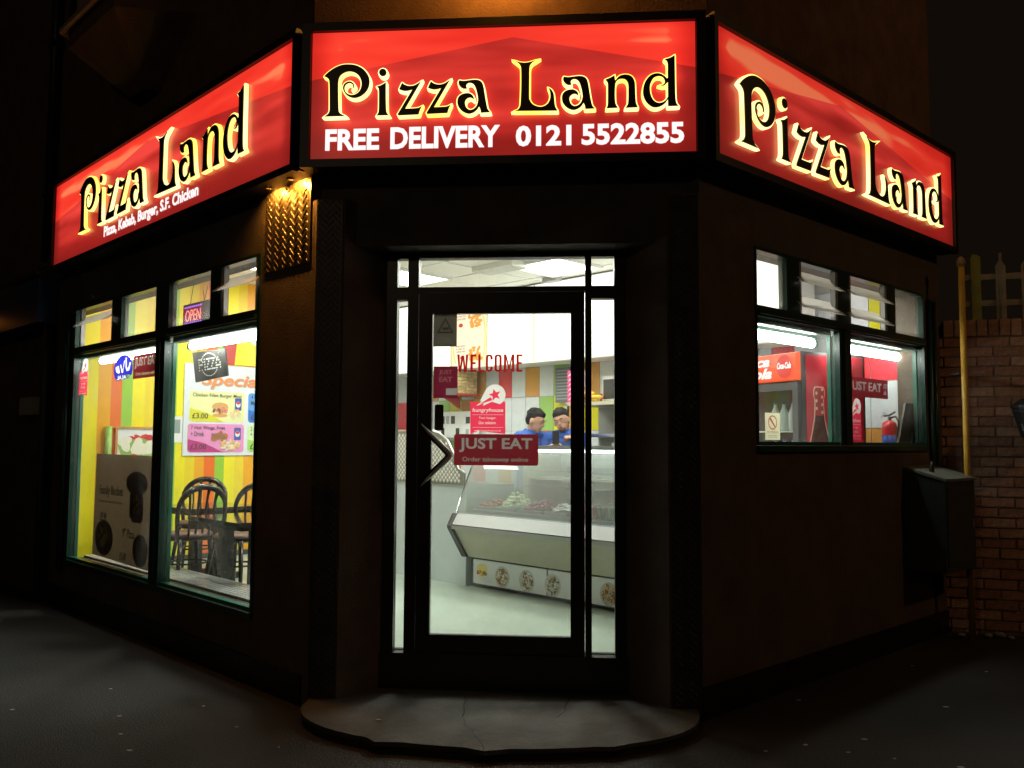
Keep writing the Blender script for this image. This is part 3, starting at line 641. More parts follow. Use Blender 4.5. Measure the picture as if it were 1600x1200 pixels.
# chequer tiles on the back wall, one object each
cols = ['tilew', 'tileo', 'tilew', 'tileg', 'tilew', 'tiler', 'tilew', 'tiley']
pat = {0: ['tileo', 'tilew', 'tileg', 'tilew', 'tileo', 'tilew', 'tiler', 'tilew'], 1: ['tilew', 'tiler', 'tilew', 'tileo', 'tiley', 'tilew', 'tileg', 'tilew'], 2: ['tiley', 'tilew', 'tiley', 'tileg', 'tilew', 'tileo', 'tilew', 'tiler']}
tme = {}
tw, th = .205, .362
i = 0; x = xr-.002
while x > -5.2:
    for r in range(-2, 3):
        z = 1.512+.363*r
        # colours seen through the right window near its end, else the running pattern
        k = pat[(r+2) % 3][(i*3+r*2) % 8]
        xc = x-tw/2
        if r == 1: k = {0: 'tiler', 1: 'tiler', 2: 'tilew', 3: 'tilew', 4: 'tiler'}.get(i, k)
        if r == 0: k = {0: 'tilew', 1: 'tilew', 2: 'tiley', 3: 'tiley', 4: 'tiler'}.get(i, k)
        if r == -1: k = {0: 'tileo', 1: 'tileo', 2: 'tilew', 3: 'tilew'}.get(i, k)
        if k not in tme: tme[k] = MB().box(-tw/2+.003, tw/2-.003, -.006, 0, -th/2+.003, th/2-.003).mesh('tile_'+k)
        o = link('tile', tme[k], M[k], bw, (xc, W1-.0005, z+th/2))
    x -= tw; i += 1
structure('partition_wall', MB().box(-3.2, -3.1, 2.78, 3.9, ZF, 2.9), M['cwhite'], FL) if 0 else None
# ---- ceiling grid and lights
def loc(p): d = Vector((p[0], p[1], 0))-GL; return d.dot(-dL), d.dot(nL)
_a, _b, _c = loc((-.72, .43)), loc((.72, .43)), loc(P2(FR, .06, .322))
def xlim(y): return _a[0]+(_b[0]-_a[0])*(y-_a[1])/(_b[1]-_a[1])-.03 if y < _b[1] else (_c[0]-.05 if y < _c[1] else _c[0]+(y-_c[1])*.055-.03)
def ylim(x): return .36 if x < _a[0]-.05 else _a[1]+(_b[1]-_a[1])*(x-_a[0])/(_b[0]-_a[0])+.06
for k in range(1, 8):
    structure('ceiling_bar', MB().box(-T1+.02, xlim(.35+.55*k), .0, .02, ZC-.006, ZC-.0005), M['white'], FL @ Matrix.Translation((0, .35+.55*k, 0)))
for k in range(0, 7):
    structure('ceiling_bar', MB().box(0, .02, ylim(-3.58+.62*k), W1-.01, ZC-.005, ZC-.0007), M['white'], FL @ Matrix.Translation((-3.6+.62*k, 0, 0)))
M['lamp'] = emat('lit_diffuser', (1.0, .97, .88), 9)
for k, (x, y, lab) in enumerate([(-2.5, 2.75, 'square ceiling light nearest the menu boxes, above the counter'), (-2.9, 1.25, 'square ceiling light above the dining tables'), (-.6, 1.8, 'square ceiling light just inside the entrance door'), (.55, 3.1, 'square ceiling light above the drinks cooler'), (-1.1, 3.35, 'square ceiling light above the two staff')]):
    t = thing('ceiling_light', lab, 'ceiling light', FL, (x, y, ZC-.03), group='ceiling lights of the shop')
    f = MB(); f.box(-.31, .31, -.31, -.285, 0, .03); f.box(-.31, .31, .285, .31, 0, .03); f.box(-.31, -.285, -.285, .285, 0, .03); f.box(.285, .31, -.285, .285, 0, .03)
    f.build('frame', M['white'], t); MB().box(-.284, .284, -.284, .284, .008, .028).build('diffuser', M['lamp'], t)
    lamp_light('ceiling_light_source', 'AREA', (x, y, ZC-.032), CEIL_W, (1.0, .96, .88), .55, F=FL)
# air conditioning cassette seen through the transom light
t = thing('ceiling_vent', 'grey rectangular air vent on the white ceiling above the counter', 'vent', FL, (-1.45, 3.0, ZC-.05))
MB().box(-.26, .26, -.12, .12, 0, .05).build('vent_body', M['ceil'], t, bevel=.004)
for k in range(5): MB().box(-.24, .24, -.095+.042*k, -.075+.042*k, -.006, -.0005).build('slat', M['white'], t)
t = thing('smoke_alarm', 'small pale box sensor on the ceiling behind the transom light', 'alarm', FL, (-1.5, 3.75, ZC-.045))
MB().box(-.09, .09, -.05, .05, 0, .045).build('case', M['grey'], t, bevel=.006)

# ---- fluorescent battens in the window heads
M['tube'] = emat('lit_fluorescent_tube', (1.0, .98, .93), TUBE_E)
for F, a, b, zz, lab in ((FL, -3.60, -2.17, 2.065, 'fluorescent batten at the head of the far left pane'), (FL, -1.88, -.60, 2.06, 'fluorescent batten above the special offers poster pane'), (FR, .60, 1.55, 2.045, 'fluorescent batten above the drinks cooler pane'), (FR, 1.80, 2.86, 2.045, 'fluorescent batten at the head of the far right pane')):
    t = thing('fluorescent_light', lab, 'light', F, (a, Y0+.20, zz), group='fluorescent battens behind the window heads')
    MB().box(0, b-a, -.02, .03, .032, .075).build('batten', M['white'], t)
    MB().tube([(.03, 0, 0), (b-a-.03, 0, 0)], .028, 14).build('tube', M['tube'], t, smooth=True)
    for q in (.012, b-a-.012): MB().tube([(q-.012, 0, 0), (q+.016, 0, 0)], .030, 12).build('tube_holder', M['white'], t)
# ---- counter
plate_top = [(-3.0, 1.475), (-1.50, 1.478), (-1.40, 1.455), (-1.30, 1.395), (-1.22, 1.29), (-1.165, 1.17), (-1.09, 1.135), (-1.09, 1.045), (-3.0, 1.045)]
ct = thing('service_counter', 'tall white service counter with a band of diamond plate steel along its top', 'counter', FL, (0, 0, 0))
MB().box(-3.0, -1.07, 2.256, 2.80, ZF, 1.042).build('front_panel', M['cwhite'], ct)
MB().plate(plate_top, 2.244, 2.264).build('plate_band', mat('tread_plate_grey', (.30, .30, .27), .4, .5), ct)
def kp(x, z):
    if x < -1.5: return z < 1.455
    if x < -1.30: return z < 1.44-(x+1.5)*.3
    return z < 1.36-(x+1.30)*1.55
o = lozenges(MB(), -2.98, -1.10, 1.06, 1.47, 2.2438, s=.046, l=.0195, w=.0165, h=.003, keep=kp, upright=True).build('plate_lozenges', mat('polished_lozenge', (.86, .84, .78), .35, .35), ct); o['kind'] = 'stuff'
MB().tube([(x, 2.25, z+.006) for x, z in plate_top[:7]], .010, 8).build('edge_trim', M['steel'], ct, smooth=True)
MB().box(-3.0, -1.10, 2.265, 2.80, 1.20, 1.225).build('worktop', M['white'], ct)
# ---- refrigerated display case
M['rail'] = mat('satin_aluminium', (.42, .43, .44), .5, .7)
dc = thing('display_case', 'long refrigerated serve-over display case with slanted glass and food pictures below', 'display case', FL, (0, 0, 0))
X0, X1 = -1.04, .95
MB().box(X0+.03, X1, 2.272, 2.95, ZF+.02, .50).build('base', M['dgrey'], dc)
MB().box(X0+.06, -.20, 2.255, 2.2715, ZF+.035, .470).build('picture_panel', M['paper'], dc)
MB().box(-.185, X1, 2.255, 2.2715, ZF+.035, .470).build('picture_panel', M['paper'], dc)
body = [(2.27, .485), (2.21, .487), (2.055, .715), (2.05, .74), (2.11, .832), (2.20, .835), (2.20, .80), (2.95, .80), (2.95, .485)]
MB().prof([(2.235, .487), (2.085, .715), (2.085, .765), (2.95, .765), (2.95, .487)], X0+.02, X1).build('body', M['cream'], dc)
MB().prof(body[:7]+[(2.95, .80), (2.95, .485)], X0-.018, X0+.0195).build('end_cheek', M['dgrey'], dc)
MB().prof([(2.235, .478), (2.20, .488), (2.048, .718), (2.044, .74), (2.10, .835), (2.12, .83), (2.075, .74), (2.08, .722), (2.225, .50)], X0-.022, X0-.0185).build('cheek_trim', M['chrome'], dc)
MB().prof([(2.084, .715), (2.054, .716), (2.054, .745), (2.084, .748)], X0+.02, X1).build('bumper', M['grey'], dc)
MB().prof([(2.084, .7485), (2.058, .746), (2.115, .830), (2.16, .838), (2.16, .80)], X0+.02, X1).build('front_rail', M['rail'], dc)
MB().box(X0+.02, X1, 2.0535, 2.0565, .7455, .752).build('rail_line', M['chrome'], dc)
gp = [(2.125, .835), (2.17, .95), (2.225, 1.07), (2.28, 1.18), (2.33, 1.27), (2.37, 1.32), (2.43, 1.345)]
g = MB()
for a, b in zip(gp[:-1], gp[1:]): g.prof([a, b, (b[0]+.005, b[1]-.003), (a[0]+.005, a[1]-.003)], X0+.005, X1)
g.build('front_glass', M['case_glass'], dc, smooth=False)
MB().prof([(2.13, .835)]+gp[1:]+[(2.95, 1.345), (2.95, .80), (2.2, .80)], X0, X0+.004).build('end_glass', M['case_glass'], dc)
MB().tube([(X0+.002, y-.003, z) for y, z in gp], .007, 6).build('glass_edge', M['chrome'], dc)
MB().box(X0-.01, X1, 2.40, 2.98, 1.346, 1.362).build('top_shelf', M['cwhite'], dc)
MB().box(X0-.01, X1, 2.385, 2.3995, 1.338, 1.366).build('top_edge', M['steel'], dc)
MB().box(X0+.05, X1, 2.94, 2.96, .80, 1.34).build('back_panel', M['white'], dc)
MB().tube([(X0+.08, 2.46, 1.325), (X1-.05, 2.46, 1.325)], .010, 8).build('case_tube', emat('case_tube_light', (.92, 1.0, .98), 20), dc)
MB().box(X0+.35, X1, 2.55, 2.90, 1.10, 1.118).build('inner_shelf', M['cream'], dc)
MB().box(X0+.35, X0+.39, 2.52, 2.92, .81, 1.33).build('inner_divider', M['cream'], dc)
for k in range(3): MB().box(X0+.45, X1, 2.925, 2.935, .88+.13*k, .93+.13*k).build('inner_rail', M['steel'], dc)
def dish(parent, F_y, cx, cz, rx, rz, pal, n=26, s=(.12, .3), seed=0, name='food_print', asp=1, y0=None):
    rnd = random.Random(seed); k = 0; per = {}
    for i in range(n):
        a = rnd.uniform(0, 2*PI); r = math.sqrt(rnd.random())*.8; q = rnd.uniform(*s)
        c_ = pal[i % len(pal)]; per.setdefault(c_, []).append((cx+rx*r*math.cos(a), cz+rz*r*math.sin(a), rx*q, rx*q*rnd.uniform(.4, .9)*asp, rnd.uniform(0, PI)))
    for j, (c_, L) in enumerate(per.items()):
        mb = MB()
        for (x, z, a, b, t) in L:
            k += 1; p = [(x+a*math.cos(u)*math.cos(t)-b*math.sin(u)*math.sin(t), z+a*math.cos(u)*math.sin(t)+b*math.sin(u)*math.cos(t)) for u in [2*PI*i/8*1.0 for i in range(8)]]
            mb.plate(p, F_y-.0010-.00004*k, F_y-.0002)
        mb.build(name, pm(c_), parent)
PM = {}
def pm(c_):
    if c_ not in PM:
        col = {'bun': (.68, .36, .12), 'lettuce': (.28, .45, .1), 'tomato': (.65, .07, .03), 'meat': (.20, .07, .035), 'cheese': (.85, .55, .06), 'fries': (.85, .55, .18), 'wing': (.45, .14, .04), 'cream': (.8, .76, .62), 'salad': (.45, .5, .3), 'brown': (.3, .13, .06), 'grey': (.4, .42, .4), 'blue': (.04, .09, .4), 'red': (.6, .02, .03), 'pink': (.75, .25, .25), 'white': (.8, .8, .78), 'dark': (.04, .035, .03)}[c_]
        PM[c_] = mat('print_'+c_, col, .55)
    return PM[c_]
# food pictures on the kick panel
def burger(parent, y, cx, cz, r):
    MB().plate(ell(cx, cz+r*.45, r*.95, r*.62), y-.001, y).build('bun_print', mat('print_top_bun', (.80, .66, .25), .55), parent)
    dish(parent, y-.001, cx, cz-.15*r, r, r*.36, ['meat', 'cheese', 'lettuce', 'tomato'], 26, (.18, .32), int(r*1e5) % 77, asp=.8)
    MB().plate(ell(cx, cz-r*.8, r*.7, r*.25), y-.0008, y).build('bun_print', pm('cream'), parent)
burger(dc, 2.2548, -.88, .378, .062)
for k, (cx, pal) in enumerate([(-.655, ['salad', 'brown', 'wing', 'cream', 'salad', 'brown']), (-.40, ['brown', 'salad', 'meat', 'brown', 'cream']), (-.14+.0, ['brown', 'grey', 'salad', 'cream', 'meat']), (.37, ['wing', 'salad', 'bun', 'brown']), (.62, ['brown', 'lettuce', 'cream'])]):
    MB().plate(ell(cx, .365, .078, .082), 2.2538, 2.2545).build('plate_print', mat('print_plate', (.55, .56, .52), .5), dc)
    dish(dc, 2.2537, cx, .365, .075, .08, pal, 90, (.08, .22), 31+k, asp=.7)
# food inside the case
def blob_heap(name, lab, cat, cx, cy, z, rx, ry, h, m, n, s, seed, group=None):
    rnd = random.Random(seed); t = thing(name, lab, cat, FL, (cx, cy, z), group=group)
    MB().box(-rx, rx, -ry, ry, 0, .025).build('tray', M['steel'], t, bevel=.004)
    mb = MB()
    for i in range(n):
        a = rnd.uniform(0, 2*PI); r = math.sqrt(rnd.random())
        mb.ball((rx*.85*r*math.cos(a), ry*.85*r*math.sin(a), .03+h*(1-r*r)*rnd.random()), [s*rnd.uniform(.6, 1.3), s*rnd.uniform(.6, 1.3), s*rnd.uniform(.4, .8)], 6, 4)
    o = mb.build('food_heap', m, t, smooth=True); o['kind'] = 'stuff'; return t
mC = mat('shredded_lettuce', (.66, .72, .48), .6); mMt = mat('chopped_meat', (.42, .13, .09), .5, var=.4, vs_=60); mO = mat('sliced_onion', (.75, .72, .7), .4); mP = mat('pickled_red_cabbage', (.30, .06, .13), .5)
blob_heap('food_tray', 'steel tray of red chopped meat at the left end of the display case', 'food tray', -.90, 2.40, .86, .10, .14, .05, mMt, 60, .02, 1)
blob_heap('food_tray', 'steel tray heaped with pale shredded lettuce in the display case', 'food tray', -.66, 2.42, .86, .12, .15, .11, mC, 120, .022, 2)
blob_heap('food_tray', 'steel tray of dark red pickled cabbage in the middle of the display case', 'food tray', -.38, 2.40, .86, .13, .15, .06, mP, 90, .02, 3)
blob_heap('food_tray', 'steel tray of white sliced onion beside the pickled cabbage', 'food tray', -.12, 2.40, .86, .11, .15, .05, mO, 90, .02, 4)
blob_heap('meat_tray', 'tray of pink raw meat on the upper level at the right of the case', 'food tray', .30, 2.70, 1.365, .16, .12, .05, mat('raw_pink_meat', (.62, .2, .17), .4), 40, .035, 5)
MB().box(-1.0, .9, 2.22, 2.9, .80, .859).build('display_deck', M['steel'], dc)
# cans in rows at the right end
cang = 'drink cans lined up in the display case'
can_src = {}
for k, (nm, col) in enumerate((('red', (.55, .015, .02)), ('black', (.03, .03, .03)), ('green', (.05, .3, .08)))):
    m_ = mat('can_'+nm, col, .3, .3); can_src[nm] = (MB().lathe([(.018, 0), (.021, .004), (.021, .078), (.0185, .085)], 12).mesh('can_'+nm, smooth=True), MB().lathe([(.0188, 0), (.0188, .0022)], 12).mesh('can_lid'), m_)
for r in range(6):
    for c_ in range(7):
        nm = 'red' if (r+c_) % 3 == 0 else ('black' if (r*2+c_) % 3 else 'green'); nm = 'red' if c_ < 3 else 'black' if c_ < 5 else 'green'
        me, lid, m_ = can_src[nm]
        t = link('drink_can', me, m_); t.matrix_world = FL @ Matrix.Translation((.14+.047*c_, 2.26+.047*r, .86)); tag(t, nm+' drink can in the block of cans at the right end of the display case', 'can', nm+' drink cans in the display case')
        link('can_lid', lid, M['steel'], t, (0, 0, .0853))
# ---- menu light boxes
M['menu'] = emat('lit_menu_panel', (1.0, .97, .88), 1.6)
M['menu2'] = emat('dim_menu_panel', (1.0, .80, .60), 1.0)
ex = [(-4.35, -3.74), (-3.735, -3.10), (-3.09, -2.53), (-2.52, -1.84), (-1.83, -1.10), (-1.09, -.42), (-.41, .30), (.31, .95)]
mlab = ['narrow lit menu box at the far left end of the row', 'lit menu box with a burger picture seen through the left sidelight', 'lit menu box with orange oval and food pictures, left of centre', 'lit menu box just right of the one with the orange oval', 'lit menu box above the two staff', 'lit menu box behind the right sidelight', 'lit menu box second from the right end', 'lit menu box at the right end of the row']
for k, ((a, b), lab) in enumerate(zip(ex, mlab)):
    t = thing('menu_light_box', lab, 'menu board', FL, (0, 0, 0), group='row of lit menu boxes over the counter')
    MB().box(a, b, 3.86, 4.20, 2.19, 2.985).build('box_case', M['white'], t)
    MB().box(a+.008, b-.008, 3.852, 3.8595, 2.20, 2.975).build('lit_panel', M['menu2'] if k == 2 else M['menu'], t)
    cx = (a+b)/2
    em = lambda c_, s_=1.0: emat('menu_print', c_, s_)
    if k == 2:
        rim = MB(); P1, Q1 = ell(cx, 2.52, .27, .46, 30), ell(cx, 2.52, .255, .44, 30)
        for i in range(30):
            j = (i+1) % 30; pz = [P1[i], P1[j], Q1[j], Q1[i]]
            if all(2.20 < p[1] < 2.92 for p in pz): rim.plate(pz, 3.8505, 3.8515)
        rim.build('oval_print', em((1.0, .55, .12), 1.2), t)
        for (fx, fz, sd) in ((cx+.10, 2.70, 3), (cx+.13, 2.34, 9)):
            mb = MB()
            rnd = random.Random(sd)
            for i in range(26):
                q = ell(fx+rnd.uniform(-.1, .1), fz+rnd.uniform(-.06, .07), rnd.uniform(.014, .035), rnd.uniform(.012, .026), 8); mb.plate(q, 3.850-.0001*i, 3.8512)
            mb.build('food_print', em((.95, .38, .06), .8), t)
            MB().plate(ell(fx-.23, fz-.03, .035, .022), 3.8500, 3.8512).build('price_print', em((.8, .08, .04), .7), t)
            for i in range(3): text(('FAMILY BUCKET', '8 PIECES', 'LARGE FRIES')[i], (fx-.27, fz*0+fx*0-.08+fx*0+fx*0+cx, fz+.10-.03*i, fz+.118-.03*i) if 0 else (cx-.2, cx-.05, fz+.09-.03*i, fz+.108-.03*i), em((.45, .3, .2), .5), t, y=3.8505)
    if k == 1:
        burger(t, 3.8505, -3.99+.0, 2.33, .12) if 0 else None
    if k == 0:
        mb = MB(); rnd = random.Random(5)
        for i in range(30):
            q = ell(-4.22+rnd.uniform(-.09, .09), 2.34+rnd.uniform(-.08, .08), rnd.uniform(.02, .04), rnd.uniform(.012, .026), 8); mb.plate(q, 3.850-.0001*i, 3.8512)
        mb.build('food_print', em((.85, .38, .12), .7), t)
    MB().tube([(b, 3.845, 2.19), (b, 3.845, 2.93)], .006, 6).build('joint_strip', em((1.0, .72, .3), 1.1), t)
# ---- left sidelight burger board on the partition
# things on the back wall
t = thing('price_board', 'dark grey hanging price board on the tiles beside the two staff', 'price board', FL, (-1.745, 4.19, 1.80))
MB().box(-.10, .10, 0, .02, 0, .36).build('board', mat('slate_board', (.14, .15, .16), .6), t)
for k in range(10): MB().box(-.085, .085, -.0012, -.0002, .03+.032*k, .044+.032*k).build('chalk_line', mat('chalk', (.32, .34, .35), .8) if k == 0 else bpy.data.materials['chalk'], t)
t = thing('pizza_box_stack', 'shelf of patterned pizza boxes hung on the back wall under the menu', 'boxes', FL, (-3.19, 4.0, 1.93))
MB().box(-.20, .20, -.15, .2, -.02, 0).build('shelf', mat('red_shelf', (.45, .05, .03), .5), t)
mb2 = mat('printed_card', (.55, .42, .2), .7, var=.5, vs_=28)
for k in range(7): MB().box(-.185, .185, -.14+.003*(k % 2), .16, .001+.036*k, .034+.036*k).build('pizza_box', mb2, t)
rnd = random.Random(3)
pb = MB()
for i in range(46): x, z = rnd.uniform(-.16, .15), rnd.uniform(.01, .235); pb.plate(ell(x, z, rnd.uniform(.006, .02), rnd.uniform(.006, .014), 6), -.1412, -.1402)
pb.build('box_print', pm('dark'), t)
MB().prof([(-.12, -.021), (.15, -.021), (.15, -.16)], -.11, -.08).build('bracket', mat('bracket_red', (.5, .04, .03), .5), t)
t = thing('notice_board', 'white notice board with pinned order sheets under the pizza boxes', 'notice board', FL, (-3.32, 4.17, 1.44))
MB().box(-.34, .32, 0, .03, 0, .30).build('board', M['paper'], t)
rnd = random.Random(12)
for i in range(14):
    x, z = -.30+.085*(i % 7), .03+.13*(i//7); MB().box(x, x+rnd.uniform(.04, .07), -.003, -.0005, z, z+rnd.uniform(.05, .1)).build('sheet', [pm('grey'), pm('white'), pm('dark')][rnd.randrange(3)], t)
MB().box(-.36, .34, -.03, .0, -.035, -.005).build('ledge', M['steel'], t)
t = thing('shelf_unit', 'steel kitchen shelving with a pale worktop behind the right sidelight', 'shelf unit', FL, (.0, 3.62, 0))
for z in (ZF+.9, 1.44, 1.73): MB().box(-1.22, -.3, -.0, .5, z, z+.03).build('shelf', M['cream'] if z > 1.6 else M['steel'], t)
for x in (-1.22, -.33): MB().box(x, x+.03, .0, .03, ZF, 1.75).build('upright', M['steel'], t)
MB().box(-1.19, -.33, .46, .48, ZF, 1.73).build('back_sheet', M['grey'], t)
t = thing('packet_stack', 'pink and white chevron packets standing on the kitchen shelf', 'packets', FL, (-1.13, 3.66, 1.761))
for k in range(2):
    o = MB().box(-.09+.075*k, -.018+.075*k, 0, .08, 0, .30).build('packet', mat('packet_pink', (.75, .05, .2), .4) if k == 0 else M['paper'], t)
    for j in range(6): MB().plate([(-.085+.075*k, .02+.045*j), (-.055+.075*k, .045+.045*j), (-.025+.075*k, .02+.045*j), (-.055+.075*k, .032+.045*j)], -.0012, -.0002).build('chevron', M['paper'] if k == 0 else pm('red'), t)
t = thing('crisp_bags', 'yellow and white plastic bags lying on the kitchen shelf', 'bags', FL, (-.98, 3.72, 1.765))
rnd = random.Random(8)
for k in range(7):
    MB().ball((rnd.uniform(-.14, .16), rnd.uniform(-.03, .08), .02+.012*k), (.07, .04, .018), 8, 5, Matrix.Rotation(rnd.uniform(0, 3), 4, 'Z') @ Matrix.Rotation(rnd.uniform(-.4, .4), 4, 'X')).build('bag', mat('yellow_bag', (.8, .42, .03), .35) if k != 6 else M['paper'], t, smooth=True)
t = thing('microwave', 'grey microwave oven at the back of the kitchen shelf', 'microwave', FL, (-.72, 3.80, 1.761))
MB().box(-.2, .2, 0, .3, 0, .24).build('case', M['steel'], t, bevel=.005); MB().box(-.18, .08, -.006, -.0005, .03, .21).build('door_window', M['black'], t)
for k in range(4): MB().box(.11, .17, -.006, -.0005, .03+.045*k, .06+.045*k).build('button', M['white'], t)

# ---- drinks cooler and red-panelled side (right window)
ang = math.atan2((at(FL, 0, 1)-at(FL, 0, 0)).y, (at(FL, 0, 1)-at(FL, 0, 0)).x)
def camdir(a):   # direction at angle a from the view axis, to the right, on the ground (used once to aim the cooler's side)
    v = cR*math.sin(a)+Vector((cF.x, cF.y, 0)).normalized()*math.cos(a); return Vector((v.x, v.y, 0)).normalized()
sd = camdir(R_(63.8)); fd = Vector((sd.y, -sd.x, 0))       # side runs along sd; front faces -sd, front runs along fd to the right
cc = Vector((.402, -4.319, 0))+(Vector((cF.x, cF.y, 0)).normalized()*5.72+cR*1.94)   # front right corner
FK = frame(cc, fd, sd)     # x right along the front (towards the window), y to the back
ck = thing('drinks_cooler', 'tall black drinks cooler with glowing red header and red bottle side panel', 'cooler', FK, (0, 0, ZF))
Hc = 1.765
cb = MB(); cb.box(-.60, 0, .02, .62, 0, .10); cb.box(-.60, 0, .02, .62, Hc-.03, Hc); cb.box(-.60, -.565, .02, .62, .10, Hc-.03); cb.box(-.035, 0, .02, .62, .10, Hc-.03); cb.box(-.565, -.035, .585, .62, .10, Hc-.03); cb.box(-.565, -.035, .02, .5, Hc-.22, Hc-.20)
cb.build('cabinet', M['dgrey'], ck)
MB().box(-.565, -.035, .5, .584, .10, Hc-.23).build('inner_liner', mat('green_lit_liner', (.55, .58, .12), .5), ck)
MB().box(-.56, -.54, .05, .07, .12, Hc-.25).build('light_strip', emat('cooler_tube', (1.0, .95, .7), 6), ck)
hm = emat('lit_cooler_header', (1.0, .10, .025), 1.0)
hd = MB().prof([(.019, Hc-.195), (-.02, Hc-.188), (-.035, Hc-.10), (-.02, Hc-.01), (.019, Hc)], -.60, -.005).build('header', hm, ck)
text('Coca', (-.56, -.24, Hc-.09, Hc-.018), M['lwhite'], hd, y=-.037, shear=.35, bold=.03)
text('Cola', (-.50, -.22, Hc-.175, Hc-.10), M['lwhite'], hd, y=-.037, shear=.35, bold=.03)
MB().plate(ell(-.10, Hc-.098, .072, .080), -.0385, -.0375).build('roundel', emat('header_roundel', (.8, .03, .02), .8), hd)
text('Coca-Cola', (-.165, -.035, Hc-.115, Hc-.07), M['lwhite'], hd, y=-.040, shear=.35, bold=.03)
dm = MB(); dm.box(-.595, -.545, -.012, .018, .09, Hc-.21); dm.box(-.055, -.005, -.012, .018, .09, Hc-.21); dm.box(-.545, -.055, -.012, .018, .09, .14); dm.box(-.545, -.055, -.012, .018, Hc-.26, Hc-.21)
dm.build('door_frame', M['dgrey'], ck); MB().box(-.545, -.055, .0, .004, .14, Hc-.26).build('door_glass', M['glass'], ck)
for k in range(5): MB().box(-.56, -.04, .09, .48, .18+.26*k, .188+.26*k).build('wire_shelf', M['white'], ck)
MB().box(.0005, .003, .06, .60, .06, Hc-.02).build('side_panel', mat('red_side_panel', (.72, .02, .045), .3, var=.12, vs_=5), ck)
# bottle print on the side panel: drawn in the panel's own frame (y along, z up)
def sideplate(pts, x0, x1, nm, m):
    mb = MB(); n_ = len(pts)
    a = sum(pts[i][0]*pts[(i+1) % n_][1]-pts[(i+1) % n_][0]*pts[i][1] for i in range(n_))
    if a < 0: pts = pts[::-1]
    mb.add([(x1, p[0], p[1]) for p in pts]+[(x0, p[0], p[1]) for p in pts], [tuple(range(n_)), tuple(range(n_, 2*n_))[::-1]]+[((i+1) % n_, i, n_+i, n_+(i+1) % n_) for i in range(n_)])
    return mb.build(nm, m, ck)
bc = .175; bz = 1.53
rim = [(.040, 0), (.052, -.02), (.054, -.06), (.043, -.085), (.044, -.14), (.052, -.22), (.072, -.30), (.105, -.42), (.11, -.52), (.11, -1.2)]
outl = [(bc-r, bz+z) for r, z in rim]+[(bc+r, bz+z) for r, z in rim[::-1]]
sideplate(outl, .0032, .0040, 'bottle_print', mat('bottle_glow', (.95, .62, .5), .4))
outl2 = [(bc-r+.008, bz+z-.008) for r, z in rim]+[(bc+r-.008, bz+z-.008) for r, z in rim[::-1]]
sideplate(outl2, .0041, .0048, 'bottle_print', mat('bottle_red', (.55, .03, .03), .3))
cola = [(bc-r+.012, bz+z) for r, z in [(.050, -.20)]+rim[5:]]; cola += [(2*bc-a, b) for a, b in cola[::-1]]
sideplate(cola, .0049, .0056, 'cola_print', mat('cola_dark', (.09, .015, .01), .3, var=.9, vs_=60))
for j in range(7):
    q = ell(bc+(-1)**j*.026, bz-.02-.026*j, .010, .012, 8); sideplate(q, .0049, .0056, 'highlight_print', bpy.data.materials['bottle_glow'])
# bottles on the cooler shelves
bot = mat('clear_plastic_drink', (.62, .62, .66), .15, coat=.5); bm_ = MB().lathe([(.028, 0), (.032, .01), (.032, .11), (.03, .13), (.012, .175), (.012, .19)], 14).mesh('bottle', smooth=True); cm_ = MB().lathe([(.0135, .19), (.0135, .205)], 12).mesh('bottle_cap')
for r in range(2, 5):
    for c_ in range(4):
        t = link('drink_bottle', bm_, bot); t.matrix_world = FK @ Matrix.Translation((-.13-.085*c_, .15, ZF+.1885+.26*r)); tag(t, 'clear drink bottle in the front row of the '+('second', 'third', 'top')[r-2]+' cooler shelf', 'bottle', 'bottles on the '+('second', 'third', 'top')[r-2]+' cooler shelf')
        link('bottle_cap', cm_, pm('red' if r % 2 else 'blue'), t)
# fire extinguisher on the back wall
t = thing('fire_extinguisher', 'red fire extinguisher with a black hose hanging on the tiled wall', 'extinguisher', FL, (1.535, 4.15, 1.155))
ex_m = mat('extinguisher_red', (.6, .02, .03), .3)
MB().lathe([(.02, 0), (.052, .01), (.055, .03), (.055, .36), (.045, .395), (.02, .41)], 20).build('cylinder', ex_m, t, smooth=True)
MB().lathe([(.0555, .22), (.0555, .30)], 20).build('label_band', pm('blue'), t, smooth=True)
MB().lathe([(.0556, .06), (.0556, .16)], 20).build('label_band', pm('pink'), t, smooth=True)
MB().tube([(0, 0, .41), (0, 0, .44)], .014).build('valve', M['steel'], t)
MB().tube([(-.04, 0, .445), (.0, 0, .45), (.045, 0, .475)], .007).build('lever', M['black'], t)
MB().tube([(.01, 0, .43), (.05, -.01, .44), (.075, -.02, .40), (.07, -.02, .30), (.062, -.02, .15)], .007).build('hose', M['black'], t, smooth=True)
MB().tube([(.0, .0, .45), (-.03, -.01, .47), (-.055, -.01, .43)], .004).build('pin_ring', M['steel'], t)
# ================================================================== STICKERS AND POSTERS ON THE GLASS
ST = .60
def pr(name, col, tr=ST): return mat(name, col, .5, trans=tr)
M['s_red'] = pr('sticker_dark_red', (.30, .028, .04), .34); M['s_grey'] = pr('sticker_grey_lettering', (.40, .37, .36), .42)
M['s_bright'] = pr('sticker_bright_red', (.90, .05, .12), .75); M['s_white'] = pr('sticker_white', (.85, .83, .83), .75); M['s_maroon'] = pr('sticker_maroon', (.24, .02, .05), .36)
M['s_welcome'] = pr('welcome_red_vinyl', (.62, .012, .016), .42)
M['s_blue'] = pr('sticker_blue', (.03, .03, .45), .6); M['s_brown'] = pr('sticker_brown', (.13, .115, .09), .3); M['s_dbrown'] = pr('sticker_dark_brown', (.06, .05, .04), .2)
M['s_mauve'] = pr('sticker_mauve', (.34, .10, .12), .4)
def TX(body, box, **k): return ('text', body, box, k)
